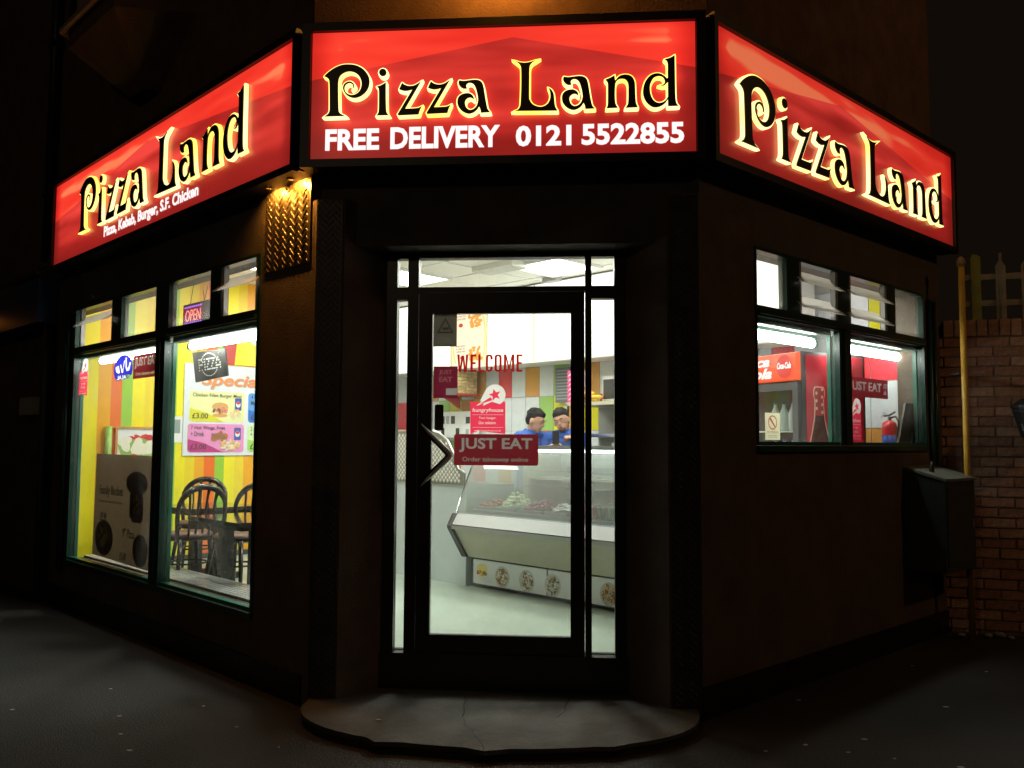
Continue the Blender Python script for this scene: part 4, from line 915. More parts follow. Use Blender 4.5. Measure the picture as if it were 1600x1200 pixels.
def justeat(F, y, box, label, sub=True, name='window_sticker', mt='s_red', r=.012, extra=()):
    x0, x1, z0, z1 = box; t = thing(name, label, 'sticker', F, (x0, y, z0)); w, h = x1-x0, z1-z0
    L = [('backing', rrect(0, w, 0, h, min(r, h*.2)), M[mt])]
    if sub: L += [('lettering', TX('JUST EAT', (w*.06, w*.93, h*.42, h*.88), bold=.028), M['s_grey']), ('lettering', TX('Order takeaway online', (w*.10, w*.88, h*.08, h*.27), bold=.008), M['s_grey'])]
    else: L += [('lettering', TX('JUST EAT', (w*.05, w*.84, h*.2, h*.8), bold=.028), M['s_grey'])]
    film(t, L+list(extra)); return t
GY = .3612
justeat(F0, GY, (-.278, .189, 1.261, 1.433), 'wide dark red order online sticker across the middle of the door glass')
def hungry(F, y, box, label, bright=True):
    x0, x1, z0, z1 = box; w, h = x1-x0, z1-z0; t = thing('window_sticker', label, 'sticker', F, (x0, y, z0))
    hb_ = h*.66
    cx, cz, r = w*.70, h*.80, w*.30
    ang = [R_(a) for a in range(-62, 160, 12)]
    p = [(cx+r*math.cos(a), cz+r*math.sin(a)) for a in ang]
    p += [(w*.28, h*.68), (w*.32, h*.66), (w*.16, h*.57), (w*.38, h*.63), (w*.36, h*.575), (w*.62, h*.66)]
    sp_ = []
    for i in range(10):
        a = PI/2+i*PI/5+.25; rr = r*.60 if i % 2 == 0 else r*.26; sp_.append((cx+rr*math.cos(a), cz+rr*math.sin(a)))
    bk = [(0, 0), (w, 0), (w, hb_), p[2], p[1], p[0], (w*.62, h*.658), (w*.36, h*.573), (w*.38, h*.628), (w*.155, h*.567), (w*.318, h*.658), (0, hb_)]
    film(t, [('backing', bk, M['s_bright']), ('-comet', p, M['s_white']), ('star', sp_, M['s_bright']),
             ('star_tail', [(cx-r*.42, cz-r*.22), (cx-r*.22, cz-r*.50), (w*.24, h*.60)], M['s_bright']),
             ('lettering', TX('hungryhouse', (w*.06, w*.94, h*.425, h*.53), bold=.012, shear=.15), M['s_white']),
             ('rule', rect(w*.06, w*.94, h*.39, h*.395), M['s_white']), ('rule', rect(w*.06, w*.94, h*.13, h*.135), M['s_white']),
             ('lettering', TX('Your hunger.', (w*.24, w*.74, h*.29, h*.355), bold=.008), M['s_white']), ('lettering', TX('Our solution.', (w*.24, w*.74, h*.20, h*.265), bold=.008), M['s_white']),
             ('lettering', TX('www.hungryhouse.co.uk', (w*.12, w*.88, h*.04, h*.09)), M['s_white'])])
    return t
hungry(F0, GY, (-.189, .006, 1.434, 1.705), 'bright pink red comet sticker in the middle of the door glass')
t = thing('window_lettering', 'dark red WELCOME vinyl lettering across the upper door glass', 'lettering', F0, (0, GY, 0))
def block(ch, x0, x1, z0, z1, s_=.0115):
    w, h, m = x1-x0, z1-z0, (z0+z1)/2; c_ = (x0+x1)/2; k = s_*1.15
    if ch == 'E': return [(x0, z0), (x1, z0), (x1, z0+s_), (x0+k, z0+s_), (x0+k, m-s_/2), (x1-.004, m-s_/2), (x1-.004, m+s_/2), (x0+k, m+s_/2), (x0+k, z1-s_), (x1, z1-s_), (x1, z1), (x0, z1)], []
    if ch == 'L': return [(x0, z0), (x1, z0), (x1, z0+s_), (x0+k, z0+s_), (x0+k, z1), (x0, z1)], []
    if ch == 'O': return rrect(x0, x1, z0, z1, w*.42), [rrect(x0+k, x1-k, z0+s_, z1-s_, (w-2*k)*.42)]
    if ch == 'C':
        r = w*.42; o = [p for p in rrect(x0, x1, z0, z1, r) if not (p[0] > x1-r*.5 and z0+h*.3 < p[1] < z1-h*.3)]
        return [(x1, z1-h*.30), (x1, z1-r), (x1-r*.3, z1-r*.3), (x1-r, z1), (x0+r, z1), (x0+r*.3, z1-r*.3), (x0, z1-r), (x0, z0+r), (x0+r*.3, z0+r*.3), (x0+r, z0), (x1-r, z0), (x1-r*.3, z0+r*.3), (x1, z0+r), (x1, z0+h*.30), (x1-k, z0+h*.30), (x1-k, z0+r), (x1-r, z0+s_), (x0+r, z0+s_), (x0+k, z0+r), (x0+k, z1-r), (x0+r, z1-s_), (x1-r, z1-s_), (x1-k, z1-r), (x1-k, z1-h*.30)], []
    if ch == 'M': return [(x0, z0), (x0+k, z0), (x0+k, z1-.030), (c_-k*.35, z0+.012), (c_+k*.35, z0+.012), (x1-k, z1-.030), (x1-k, z0), (x1, z0), (x1, z1), (x1-k, z1), (c_, z0+.034), (x0+k, z1), (x0, z1)], []
    if ch == 'W': q = w*.25; return [(x0+q-k*.5, z0), (x0+q+k*.5, z0), (c_, z1-.034), (x1-q-k*.5, z0), (x1-q+k*.5, z0), (x1, z1), (x1-k, z1), (x1-q, z0+.030), (c_+k*.5, z1-.006), (c_-k*.5, z1-.006), (x0+q, z0+.030), (x0+k, z1), (x0, z1)], []
for ch, a, b_ in (('W', -.265, -.203), ('E', -.191, -.158), ('L', -.147, -.115), ('C', -.105, -.066), ('O', -.056, -.016), ('M', -.004, .054), ('E', .066, .100)):
    o_, h_ = block(ch, a, b_, 1.779, 1.876); cut_sheet('letter', o_, h_, M['s_welcome'], t, -.0008)
t = thing('window_sticker', 'brown triangle warning notice in the top left corner of the door glass', 'sticker', F0, (-.400, GY, 1.921))
film(t, [('backing', rect(0, .131, 0, .184), M['s_brown']), ('triangle_print', [(.018, .075), (.113, .075), (.0655, .165)], M['s_dbrown']), ('triangle_print', [(.032, .084), (.099, .084), (.0655, .147)], M['s_brown']), ('camera_print', rect(.05, .085, .094, .108), M['s_dbrown']),
         ('lettering', TX('CCTV IN USE', (.02, .11, .03, .046)), M['s_dbrown'])])
t = thing('window_sticker', 'square maroon sticker on the left of the door glass below the warning notice', 'sticker', F0, (-.397, GY, 1.632))
film(t, [('backing', rect(0, .135, 0, .178), M['s_maroon']), ('lettering', TX('JUST', (.03, .105, .128, .158), bold=.04), M['s_mauve']), ('lettering', TX('EAT', (.03, .105, .090, .120), bold=.04), M['s_mauve']), ('white_label', rect(.07, .133, .018, .055), M['s_grey'])])
t = thing('window_sticker', 'small dark rounded plaque at the left edge of the door glass above the handle', 'sticker', F0, (-.389, GY, 1.452))
MB().plate(rrect(0, .05, 0, .145, .012), -.0006, 0).build('backing', M['s_dbrown'], t)
# left window
YG = Y0+.0265
t = thing('window_sticker', 'round blue halal sign seen from its back behind the far left pane', 'sticker', FL, (-2.6525, YG, 1.930))
film(t, [('disc', ell(0, 0, .185, .112, 36), M['s_blue']), ('lettering', TX('HALAL', (-.12, .12, -.078, -.045), bold=.04, flip=True), M['s_white']),
         ('script_stroke', [(.145, .04), (.12, -.012), (.075, -.02), (.048, .01), (.040, .085), (.062, .088), (.070, .015), (.095, .0), (.128, .05)], M['s_white']),
         ('script_stroke', [(.018, .07), (.030, .06), (-.002, -.028), (-.030, -.025), (-.058, .035), (-.046, .042), (-.018, -.005), (-.002, .01)], M['s_white']),
         ('script_stroke', [(-.062, -.02), (-.082, -.03), (-.130, -.018), (-.150, .012), (-.140, .028), (-.112, .022), (-.110, .034), (-.088, .030), (-.075, .0)], M['s_white'])])
justeat(FL, YG, (-2.46, -1.995, 1.845, 2.02), 'dark red order online sticker at the top right of the far left pane')
hungry(FL, YG, (-3.598, -3.40, 1.755, 2.07), 'bright red comet sticker at the left edge of the far left pane')
t = thing('hanging_sign', 'tilted black sign with a dotted unlit pizza slice outline behind the left window', 'sign', FL, (-1.75, .40, 1.925), 0)
q = [(-.273, .106), (.229, .100), (.277, -.09), (-.207, -.114)]
MB().plate(q, 0, .012).build('board', mat('unlit_sign_black', (.03, .03, .026), .5), t)
dots = MB(); dm = mat('unlit_led', (.75, .75, .68), .4)
def bil(u, v): a = [q[3][i]*(1-u)+q[2][i]*u for i in (0, 1)]; b_ = [q[0][i]*(1-u)+q[1][i]*u for i in (0, 1)]; return a[0]*(1-v)+b_[0]*v, a[1]*(1-v)+b_[1]*v
for i in range(30):
    a = 2*PI*i/30
    if abs(math.sin(a)) > .35: x, z = bil(.5+.26*math.cos(a), .52+.40*math.sin(a)); dots.plate(ell(x, z, .008, .005, 6), -.002, -.0002)
for lx, s_ in ((.18, ['11110', '10001', '11110', '10000', '10000']), (.36, ['1', '1', '1', '1', '1']), (.43, ['1111', '0010', '0100', '1000', '1111']), (.57, ['1111', '0010', '0100', '1000', '1111']), (.71, ['00100', '01010', '10001', '11111', '10001'])):
    for r, row in enumerate(s_):
        for c_, b_ in enumerate(row):
            if b_ == '1': x, z = bil(lx+.03*c_, .72-.09*r); dots.plate(ell(x, z, .009, .006, 6), -.002, -.0002)
dots.build('led_dots', dm, t)['kind'] = 'stuff'
for x in (-.2, .2): MB().tube([(x, .006, .10), (x+.02, .006, .30)], .0025).build('cord', M['dgrey'], t)
# board standing on the ledge
t = thing('menu_board', 'large dull brown menu board standing behind the far left pane', 'menu board', FL, (-3.36, Y0+.10, .445))
Wb, Hb = 1.15, .835
kb = mat('dull_board_back', (.24, .165, .10), .6, trans=.27, var=.08, vs_=3); kd = mat('board_dark_print', (.05, .035, .02), .6, trans=.12); kr = mat('board_red_print', (.22, .09, .055), .6, trans=.3, var=.3, vs_=9); kr2 = mat('board_tan_print', (.23, .13, .075), .6, trans=.3, var=.3, vs_=12)
MB().add([(0, 0, .02), (Wb, 0, 0), (Wb-.01, 0, Hb-.005), (.02, 0, Hb)], [(0, 1, 2, 3)]).build('panel', kb, t)
MB().box(Wb-.002, Wb+.006, -.001, .014, 0, Hb-.004).build('edge_trim', M['paper'], t)
text('Family Bucket', (.12, .60, .49, .585), kd, t, bold=.01, y=-.0015); text('8 pieces of chicken, 4 fries', (.12, .58, .445, .468), kr2, t, y=-.0015); text('£9.99', (.15, .28, .30, .37), kd, t, bold=.01, y=-.0015)
text('9" Pizza', (.62, .85, .205, .275), kd, t, bold=.01, y=-.0015); text('£5.00', (.58, .70, .03, .09), kd, t, y=-.0015)
MB().plate(rrect(.76, .99, .33, .55, .05), -.0012, -.0002).build('bucket_print', kr, t); MB().plate(rect(.74, .79, .36, .54), -.0018, -.0013).build('cup_print', kd, t)
MB().plate(ell(.24, .17, .19, .14), -.0012, -.0002).build('pizza_print', kr, t); MB().plate(ell(.96, .13, .14, .12), -.0012, -.0002).build('pizza_print', kr, t); MB().plate(ell(.86, .62, .2, .09), -.0012, -.0002).build('platter_print', kr2, t)
dish(t, -.0015, .25, .17, .16, .12, ['brown', 'bun'], 16, (.1, .3), 5); dish(t, -.0015, .88, .46, .09, .08, ['bun', 'wing'], 14, (.15, .35), 6)
# open sign
t = thing('open_sign', 'small hanging dotted sign lit red and blue reading OPEN in a fanlight', 'open sign', FL, (-1.75, .20, 2.172))
MB().box(0, .41, 0, .02, 0, .155).build('housing', mat('sign_housing', (.05, .03, .04), .3), t, bevel=.003)
MB().plate(rrect(.02, .30, .012, .142, .02), -.0012, -.0002).build('glow_panel', emat('sign_red_glow', (.50, .01, .16), .6), t)
text('OPEN', (.045, .275, .032, .112), emat('led_red', (1, .30, .22), 2.2), t, bold=.0, y=-.003, name='led_letters')
bl = MB()
for i in range(9): bl.plate(ell(.035+.03*i, .131, .010, .0065, 6), -.003, -.0014); bl.plate(ell(.035+.03*i, .021, .010, .006, 6), -.003, -.0014)
bl.build('led_border', emat('led_blue', (.25, .2, 1), 2.5), t)
for a, b_ in (((.09, .155), (.13, .30)), ((.30, .155), (.27, .24)), ((.30, .155), (.34, .25))): MB().tube([(a[0], .01, a[1]), (b_[0], .012, b_[1])], .0022).build('cord', M['dgrey'], t)
# right window
t = justeat(FR, YG, (1.652, 2.24, 1.70, 1.83), 'dark red order online sticker on the far right pane', sub=False, extra=[('lettering', TX('.co', (.515, .575, .072, .105), bold=.02), M['s_grey']), ('lettering', TX('.uk', (.515, .575, .028, .065), bold=.02), M['s_grey'])])
hungry(FR, YG, (1.652, 1.835, 1.404, 1.692), 'bright red comet sticker at the lower left of the far right pane')
t = thing('window_sticker', 'pale no smoking notice low on the right window in front of the cooler', 'sticker', FR, (.664, YG, 1.410))
ns = pr('notice_cream', (.72, .68, .50), .7)
film(t, [('backing', rect(0, .158, 0, .155), ns), ('prohibition_ring', ell(.08, .10, .048, .042, 20), pr('notice_red', (.55, .12, .05), .5)), ('ring_field', ell(.08, .10, .039, .034, 20), ns), ('prohibition_bar', [(.050, .124), (.058, .130), (.112, .076), (.104, .070)], bpy.data.materials['notice_red']),
         ('lettering', TX('NO SMOKING', (.02, .14, .038, .052)), pr('notice_brown', (.4, .2, .08), .5)), ('small_print', rect(.03, .13, .024, .028), M['s_grey']), ('small_print', rect(.03, .13, .014, .018), M['s_grey'])])
t = thing('leaning_board', 'plain dark board leaning in the corner of the far right pane', 'board', FR, (2.53, Y0+.09, 1.386))
MB().plate([(0, 0), (.215, 0), (.235, .10), (.265, 0), (.30, 0), (.30, .305), (.14, .305)], 0, .012).build('panel', mat('dark_green_board', (.03, .032, .018), .5), t)
MB().plate([(0, 0), (.008, 0), (.146, .300), (.14, .305)], -.002, -.0002).build('edge', kd, t)

# ================================================================== POSTERS ON THE STRIPED WALL
FS = frame(at(FL, -T1, 0), nL, dL)       # x inwards into the shop, y into the wall
t = thing('special_offers_poster', 'large white special offers poster with coloured meal panels on the striped wall', 'poster', FS, (0, 0, 0))
MB().box(1.23, 3.2, -.012, -.001, 1.245, 2.14).build('sheet', mat('poster_white', (.70, .74, .80), .45, var=.06, vs_=2), t)
def panel(x0, x1, z0, z1, c0, c1, lines, price, seed, pal):
    MB().plate(rrect(x0, x1, z0, z1, .03), -.0135, -.0125).build('meal_panel', mat('panel_tint', c0, .5), t)
    MB().plate([(x0+.004, z0+.03), (x0+.03, z0+.003), (x0+(x1-x0)*.62, z0+.003), (x0+(x1-x0)*.3, z0+.09), (x0+.004, z0+.13)], -.0145, -.0136).build('panel_swoosh', mat('panel_colour', c1, .5), t)
    for i, s_ in enumerate(lines): text(s_, (x0+.03, x0+.03+.0195*len(s_), z1-.066-.056*i, z1-.020-.056*i), pm('dark'), t, bold=.004, y=-.0155)
    text(price, (x0+.03, x0+.19, z0+.03, z0+.083), pm('dark'), t, bold=.015, y=-.0155)
    return t
panel(1.285, 1.86, 1.575, 1.875, (.80, .82, .40), (.70, .66, .03), ['Chicken Fillet Burger Meal'], '£3.00', 1, None)
MB().plate(ell(1.60, 1.725, .085, .045), -.0147, -.0137).build('bun_print', pm('bun'), t); dish(t, -.0147, 1.60, 1.685, .085, .025, ['lettuce', 'tomato', 'meat', 'pink'], 18, (.2, .35), 2, asp=.7); MB().plate(ell(1.60, 1.64, .08, .02), -.0147, -.0137).build('bun_print', pm('bun'), t)
dish(t, -.0160, 1.76, 1.655, .08, .055, ['fries', 'cream', 'fries'], 50, (.12, .28), 3, asp=.4)
def can_print(cx, cz): MB().plate(rrect(cx-.036, cx+.036, cz-.062, cz+.062, .008), -.0147, -.0137).build('can_print', pm('blue'), t); MB().plate(ell(cx, cz, .025, .03), -.0153, -.0148).build('can_print', pm('white'), t); MB().plate(ell(cx, cz+.013, .02, .014), -.0158, -.0154).build('can_print', pm('red'), t)
can_print(1.79, 1.755)
panel(1.275, 1.86, 1.275, 1.555, (.78, .28, .58), (.50, .02, .22), ['7 Hot Wings, Fries', '+ Drink'], '£3.00', 4, None)
dish(t, -.0150, 1.60, 1.425, .09, .06, ['wing', 'brown', 'wing'], 30, (.2, .35), 7); dish(t, -.0175, 1.71, 1.35, .13, .06, ['fries', 'cream', 'fries'], 70, (.1, .22), 8, asp=.4); can_print(1.79, 1.46)
panel(1.90, 2.48, 1.575, 1.875, (.10, .32, .75), (.02, .15, .55), ['4 Chicken Wings', 'Meal'], '£3.00', 5, None)
panel(1.90, 2.48, 1.275, 1.555, (.62, .80, .45), (.35, .65, .12), ['2 Pcs Chicken', '+ Drink'], '£3.00', 6, None)
text('Special Offers', (1.40, 2.70, 1.90, 2.055), mat('title_orange', (.85, .25, .06), .5), t, bold=.02, shear=.25, y=-.0140)
text('Special Offers', (1.408, 2.708, 1.892, 2.047), mat('title_shadow', (.35, .36, .36), .5), t, bold=.02, shear=.25, y=-.0132)
t = thing('chef_poster', 'yellow poster with a red edge and a cartoon style cook in a tall white hat', 'poster', FS, (0, 0, 0))
MB().box(1.62, 2.75, -.012, -.001, 2.150, 2.62).build('sheet', mat('poster_red', (.55, .06, .05), .5), t)
MB().plate([(1.74, 2.152), (2.74, 2.152), (2.74, 2.61), (1.80, 2.61), (1.76, 2.4)], -.0135, -.0125).build('yellow_field', mat('poster_yellow', (.85, .72, .03), .5), t)
wt = pm('white')
MB().plate(rect(1.98, 2.13, 2.27, 2.36), -.0145, -.0136).build('hat_band', wt, t)
for cx, cz, r in ((1.97, 2.42, .07), (2.06, 2.45, .08), (2.15, 2.42, .07)): MB().plate(ell(cx, cz, r, r*.8), -.0150, -.0146).build('hat_puff', wt, t)
MB().plate(ell(2.055, 2.235, .08, .06), -.0155, -.0151).build('face', pm('cream'), t)
MB().tube([(1.97, -.018, 2.215), (2.0, -.018, 2.20), (2.055, -.018, 2.21), (2.11, -.018, 2.20), (2.14, -.018, 2.215)], [.003, .011, .008, .011, .003], 6).build('moustache', pm('dark'), t)
t = thing('price_notice', 'small white paper notice with a grey picture left of the special offers poster', 'notice', FS, (0, 0, 0))
MB().box(1.075, 1.228, -.004, -.001, 1.37, 1.62).build('sheet', M['paper'], t); MB().plate(rect(1.15, 1.205, 1.46, 1.59), -.006, -.0045).build('picture', mat('grey_print', (.25, .33, .32), .5), t)
t = thing('food_poster', 'framed poster of tomatoes and salad leaves low on the striped wall', 'poster', FS, (0, 0, 0))
MB().box(.60, .62, -.03, -.002, 1.02, 1.52).build('frame_rail', M['wood'], t); MB().box(1.03, 1.05, -.03, -.002, 1.02, 1.52).build('frame_rail', M['wood'], t); MB().box(.52, 1.05, -.035, -.0305, 1.50, 1.515).build('frame_top', M['wood'], t)
MB().box(.621, 1.029, -.02, -.002, 1.02, 1.498).build('sheet', M['paper'], t)
dish(t, -.021, .80, 1.34, .18, .10, ['tomato', 'red', 'lettuce', 'cream', 'tomato'], 40, (.2, .42), 21, asp=1.2)
dish(t, -.028, .84, 1.14, .18, .10, ['tomato', 'red', 'lettuce', 'cream'], 40, (.2, .42), 22, asp=1.2)
t = thing('bamboo_post', 'short green bamboo coloured post beside an orange panel by the food poster', 'post', FS, (0, 0, 0))
MB().tube([(.535, -.04, .9), (.535, -.04, 1.515)], .028, 12).build('post', mat('bamboo_green', (.30, .5, .10), .4, var=.3, vs_=18), t, smooth=True)

# ================================================================== TABLES AND CHAIRS
def table(x, y, w, d, rz, label):
    t = thing('dining_table', label, 'table', FL, (x, y, ZF), rz, 'dining tables')
    h = .60
    MB().box(-w/2, w/2, -d/2, d/2, h-.028, h).build('table_top', M['table'], t, bevel=.004)
    MB().box(-w/2+.05, w/2-.05, -d/2+.05, d/2-.05, h-.06, h-.0285).build('apron', M['chair'], t)
    MB().prof([(-.05, .05), (.05, .05), (.045, h-.061), (-.045, h-.061)], -w*.33, -w*.33+.06).build('leg', M['chair'], t)
    MB().prof([(-.05, .05), (.05, .05), (.045, h-.061), (-.045, h-.061)], w*.33-.06, w*.33).build('leg', M['chair'], t)
    for s_ in (-1, 1): MB().box(s_*w*.33-.035+(-.03*s_), s_*w*.33+.035-.03*s_, -d*.36, d*.36, 0, .049).build('foot', M['chair'], t, bevel=.008)
    return t
def chair():
    t = thing('dining_chair', '', 'chair', FL, (0, 0, ZF), 0, 'bentwood dining chairs round the tables')
    MB().lathe([(.16, .375), (.185, .385), (.185, .405)], 22).build('seat_frame', M['chair'], t, smooth=False)
    MB().lathe([(.178, .4055), (.182, .415), (.165, .435), (.08, .445), (.0, .447)][:4]+[(.01, .446)], 22).build('seat_pad', M['seat'], t, smooth=True)
    # arched back (at +y), slightly raked
    def bk(x, z): return (x, .15+.085*max(0, z-.39)/.40, z)
    arch = [bk(-.165, .385), bk(-.185, .55)]+[bk(-.19*math.cos(a), .62+.17*math.sin(a)) for a in [PI*i/12 for i in range(13)]]+[bk(.185, .55), bk(.165, .385)]
    MB().tube(arch, [.016, .018]+[.016+.010*math.sin(PI*i/12) for i in range(13)]+[.018, .016], 8).build('back_hoop', M['chair'], t, smooth=True)
    for k in range(4):
        x = -.105+.07*k; zt = .62+.17*math.sqrt(1-(x/.19)**2)
        MB().tube([bk(x*.75, .40), bk(x*.85, .55), bk(x, zt-.06), bk(x*1.15, zt)], [.009, .008, .010, .015], 6).build('spindle', M['chair'], t, smooth=True)
    for sx in (-1, 1):
        for sy in (-1, 1):
            MB().tube([(sx*.125, sy*.125, .39), (sx*.15, sy*.15, .2), (sx*.17, sy*.175, 0)], [.02, .017, .013], 8).build('leg', M['chair'], t, smooth=True)
    MB().tube([(.14*math.cos(a), .14*math.sin(a), .2) for a in [2*PI*i/20 for i in range(21)]], .008, 6, cap=False).build('stretcher_ring', M['chair'], t, smooth=True)
    return t
proto = chair()
def dup(t, F, loc, rz, label):
    r = t.copy(); C.objects.link(r); r.matrix_world = F @ Matrix.Translation(Vector(loc)) @ Matrix.Rotation(rz, 4, 'Z'); r['label'] = label
    for c_ in t.children:
        d = c_.copy(); C.objects.link(d); d.parent = r; d.matrix_parent_inverse = Matrix.Identity(4)
    return r
chairs = [(-2.47, .62, R_(-88), 'dark arch backed chair in front, brown seat showing, just right of the green window post'),
          (-2.10, .84, R_(24), 'dark arch backed chair tucked behind the nearest table'),
          (-3.30, 1.08, R_(50), 'dark arch backed chair at the far side of the far table'),
          (-1.80, 1.22, R_(25), 'dark chair by the right edge of the window, half hidden by the frame'),
          (-3.62, .74, R_(75), 'dark chair half hidden behind the brown menu board'),
          ]
for i, (x, y, rz, lab) in enumerate(chairs):
    if i == 0: proto.matrix_world = FL @ Matrix.Translation((x, y, ZF)) @ Matrix.Rotation(rz, 4, 'Z'); proto['label'] = lab
    else: dup(proto, FL, (x, y, ZF), rz, lab)
table(-2.86, .95, .62, .62, .05, 'far dark dining table against the striped wall side')
table(-1.60, .60, .78, .44, -.02, 'near glossy black dining table close to the right end of the left window')

# ================================================================== THE TWO STAFF
def voxel(mb, name, size, m, parent):
    me = mb.mesh(name); o = bpy.data.objects.new('tmp', me); C.objects.link(o)
    md = o.modifiers.new('r', 'REMESH'); md.mode = 'VOXEL'; md.voxel_size = size; md.use_smooth_shade = True
    s_ = o.modifiers.new('s', 'SMOOTH'); s_.iterations = 3; s_.factor = .5
    dg = bpy.context.evaluated_depsgraph_get(); dg.update()
    out = bpy.data.meshes.new_from_object(o.evaluated_get(dg)); bpy.data.objects.remove(o)
    return link(name, out, m, parent)
skin = mat('skin', (.46, .25, .165), .5, var=.1, vs_=30); hair = mat('black_hair', (.010, .008, .007), .8, spec=.15); shirt = mat('blue_polo', (.012, .075, .36), .7, var=.12, vs_=14); trou = mat('dark_trousers', (.02, .02, .03), .8)
def limb(mb, pts, rs): mb.tube(pts, rs, 10); [mb.ball(p, r, 10, 6) for p, r in zip(pts, rs)]
def person(label, loc, rz, turn, tilt, nod, arms, beard, side_arm):
    t = thing('person', label, 'person', FL, loc, rz)      # faces -y of its own frame
    hz = 1.335   # head centre above the floor
    Hm = Matrix.Translation((0, -.055, hz)) @ Matrix.Rotation(turn, 4, 'Z') @ Matrix.Rotation(nod, 4, 'X') @ Matrix.Rotation(tilt, 4, 'Y')
    b = MB()
    def hb_(c_, r): b.ball(Hm @ Vector(c_), r, 16, 12, Hm.to_3x3().to_4x4())
    hb_((0, .008, .012), (.068, .084, .088)); hb_((0, -.018, -.040), (.050, .060, .062)); hb_((0, -.045, -.078), (.028, .026, .022))
    hb_((0, -.083, -.018), (.011, .018, .017)); hb_((0, -.074, .002), (.008, .012, .022))
    hb_((.069, .008, -.012), (.009, .018, .027)); hb_((-.069, .008, -.012), (.009, .018, .027)); hb_((0, -.074, .026), (.040, .010, .009)); hb_((0, -.066, -.052), (.022, .012, .010))
    limb(b, [Hm @ Vector((0, .02, -.06)), (0, .0, 1.21)], [.044, .052])
    sh = [(-.165, .0, 1.18), (.165, .0, 1.18)]
    for s_, (el, wr) in zip((0, 1), arms):
        limb(b, [sh[s_], el, wr], [.045, .034, .023])
        d = (Vector(wr)-Vector(el)).normalized(); u = Vector((0, 0, 1)); sd_ = d.cross(u).normalized(); up = sd_.cross(d)
        pc = Vector(wr)+d*.045; limb(b, [Vector(wr), pc], [.022, .027])
        for k in range(4):
            o_ = sd_*(-.024+.016*k); p0 = pc+o_+d*.015; L = (.030, .036, .033, .026)[k]
            limb(b, [p0, p0+d*L*.6-up*.004, p0+d*L*.9-up*.016, p0+d*L*.9-up*.03], [.009, .0082, .0078, .007])
        sg = -1 if s_ else 1
        limb(b, [Vector(wr)+d*.02+sd_*.02*sg, pc+sd_*.036*sg+up*.012, pc+d*.03+sd_*.03*sg+up*.02], [.011, .010, .009])
    limb(b, [(0, .0, 1.10), (0, .01, .75)], [.10, .11])
    for s_ in (-1, 1): limb(b, [(s_*.075, .01, .72), (s_*.085, -.01, .40), (s_*.09, .02, .06)], [.075, .055, .038]); limb(b, [(s_*.09, .02, .04), (s_*.10, -.11, .03)], [.038, .03])
    voxel(b, 'body', .0065, skin, t)
    s2 = MB()
    limb(s2, [(-.155, .0, 1.165), (0, 0, 1.195), (.155, .0, 1.165)], [.072, .080, .072])
    s2.ball((0, .0, 1.04), (.185, .12, .18), 16, 10); s2.ball((0, .005, .83), (.155, .115, .18), 16, 10); s2.ball((0, .005, .74), (.155, .112, .12), 16, 10)
    for s_, (el, wr) in zip((0, 1), arms):
        e_ = Vector(sh[s_]).lerp(Vector(el), .72); limb(s2, [sh[s_], e_], [.062, .056])
    voxel(s2, 'polo_shirt', .009, shirt, t)
    cl_ = MB(); cl_.tube([(.058*math.cos(a), .01+.06*math.sin(a)-.01, 1.245+.012*math.sin(a)) for a in [2*PI*i/18 for i in range(19)]], .012, 6, cap=False); cl_.build('collar', shirt, t, smooth=True)
    tr_ = MB()
    for s_ in (-1, 1): limb(tr_, [(s_*.07, .01, .70), (s_*.085, -.01, .40), (s_*.09, .02, .07)], [.095, .072, .055])
    voxel(tr_, 'trousers', .012, trou, t)
    h = MB()
    def hh(c_, r): h.ball(Hm @ Vector(c_), r, 16, 12, Hm.to_3x3().to_4x4())
    hh((0, .022, .036), (.0715, .083, .080)); hh((0, -.022, .070), (.058, .050, .036)); hh((0, .042, .0), (.069, .060, .065))
    rh = random.Random(int(loc[0]*100) % 50)
    for i in range(70):
        a = rh.uniform(0, 2*PI); e = rh.uniform(.15, 1.35)
        if math.sin(a) < 0 and e < .75: continue
        hh((.068*math.cos(a)*math.cos(e), .022+.080*math.sin(a)*math.cos(e), .036+.078*math.sin(e)), rh.uniform(.008, .013))
    voxel(h, 'hair', .006, hair, t)
    ey = MB()
    for s_ in (-1, 1): ey.ball(Hm @ Vector((s_*.026, -.0765, .010)), (.0085, .004, .0042), 8, 6, Hm.to_3x3().to_4x4())
    ey.build('eyes', mat('eye_white', (.5, .46, .42), .5), t, smooth=True)
    ir = MB()
    for s_ in (-1, 1):
        ir.ball(Hm @ Vector((s_*.026, -.0815, .009)), (.0052, .003, .0042), 8, 6, Hm.to_3x3().to_4x4())
        ir.tube([Hm @ Vector((s_*.012, -.083, .026)), Hm @ Vector((s_*.028, -.084, .031)), Hm @ Vector((s_*.044, -.076, .026))], [.003, .004, .002], 6)
    ir.tube([Hm @ Vector((-.016, -.079, -.052)), Hm @ Vector((0, -.0815, -.050)), Hm @ Vector((.016, -.079, -.052))], [.002, .003, .002], 6)
    ir.build('brows_and_mouth_line', pm('dark'), t, smooth=True)
    if beard:
        bb = MB(); bb.ball(Hm @ Vector((0, -.052, -.072)), (.034, .030, .024), 12, 8, Hm.to_3x3().to_4x4()); voxel(bb, 'short_beard', .005, mat('stubble', (.10, .055, .04), .8), t)
    return t, Hm
pa, _ = person('man in blue polo, left of the two, head bowed over the phone', (-1.345, 3.30, ZF), R_(92), R_(14), R_(3), R_(20), [((-.22, -.10, 1.0), (-.08, -.30, 1.10)), ((.20, -.14, 1.0), (.05, -.36, 1.155))], False, 0)
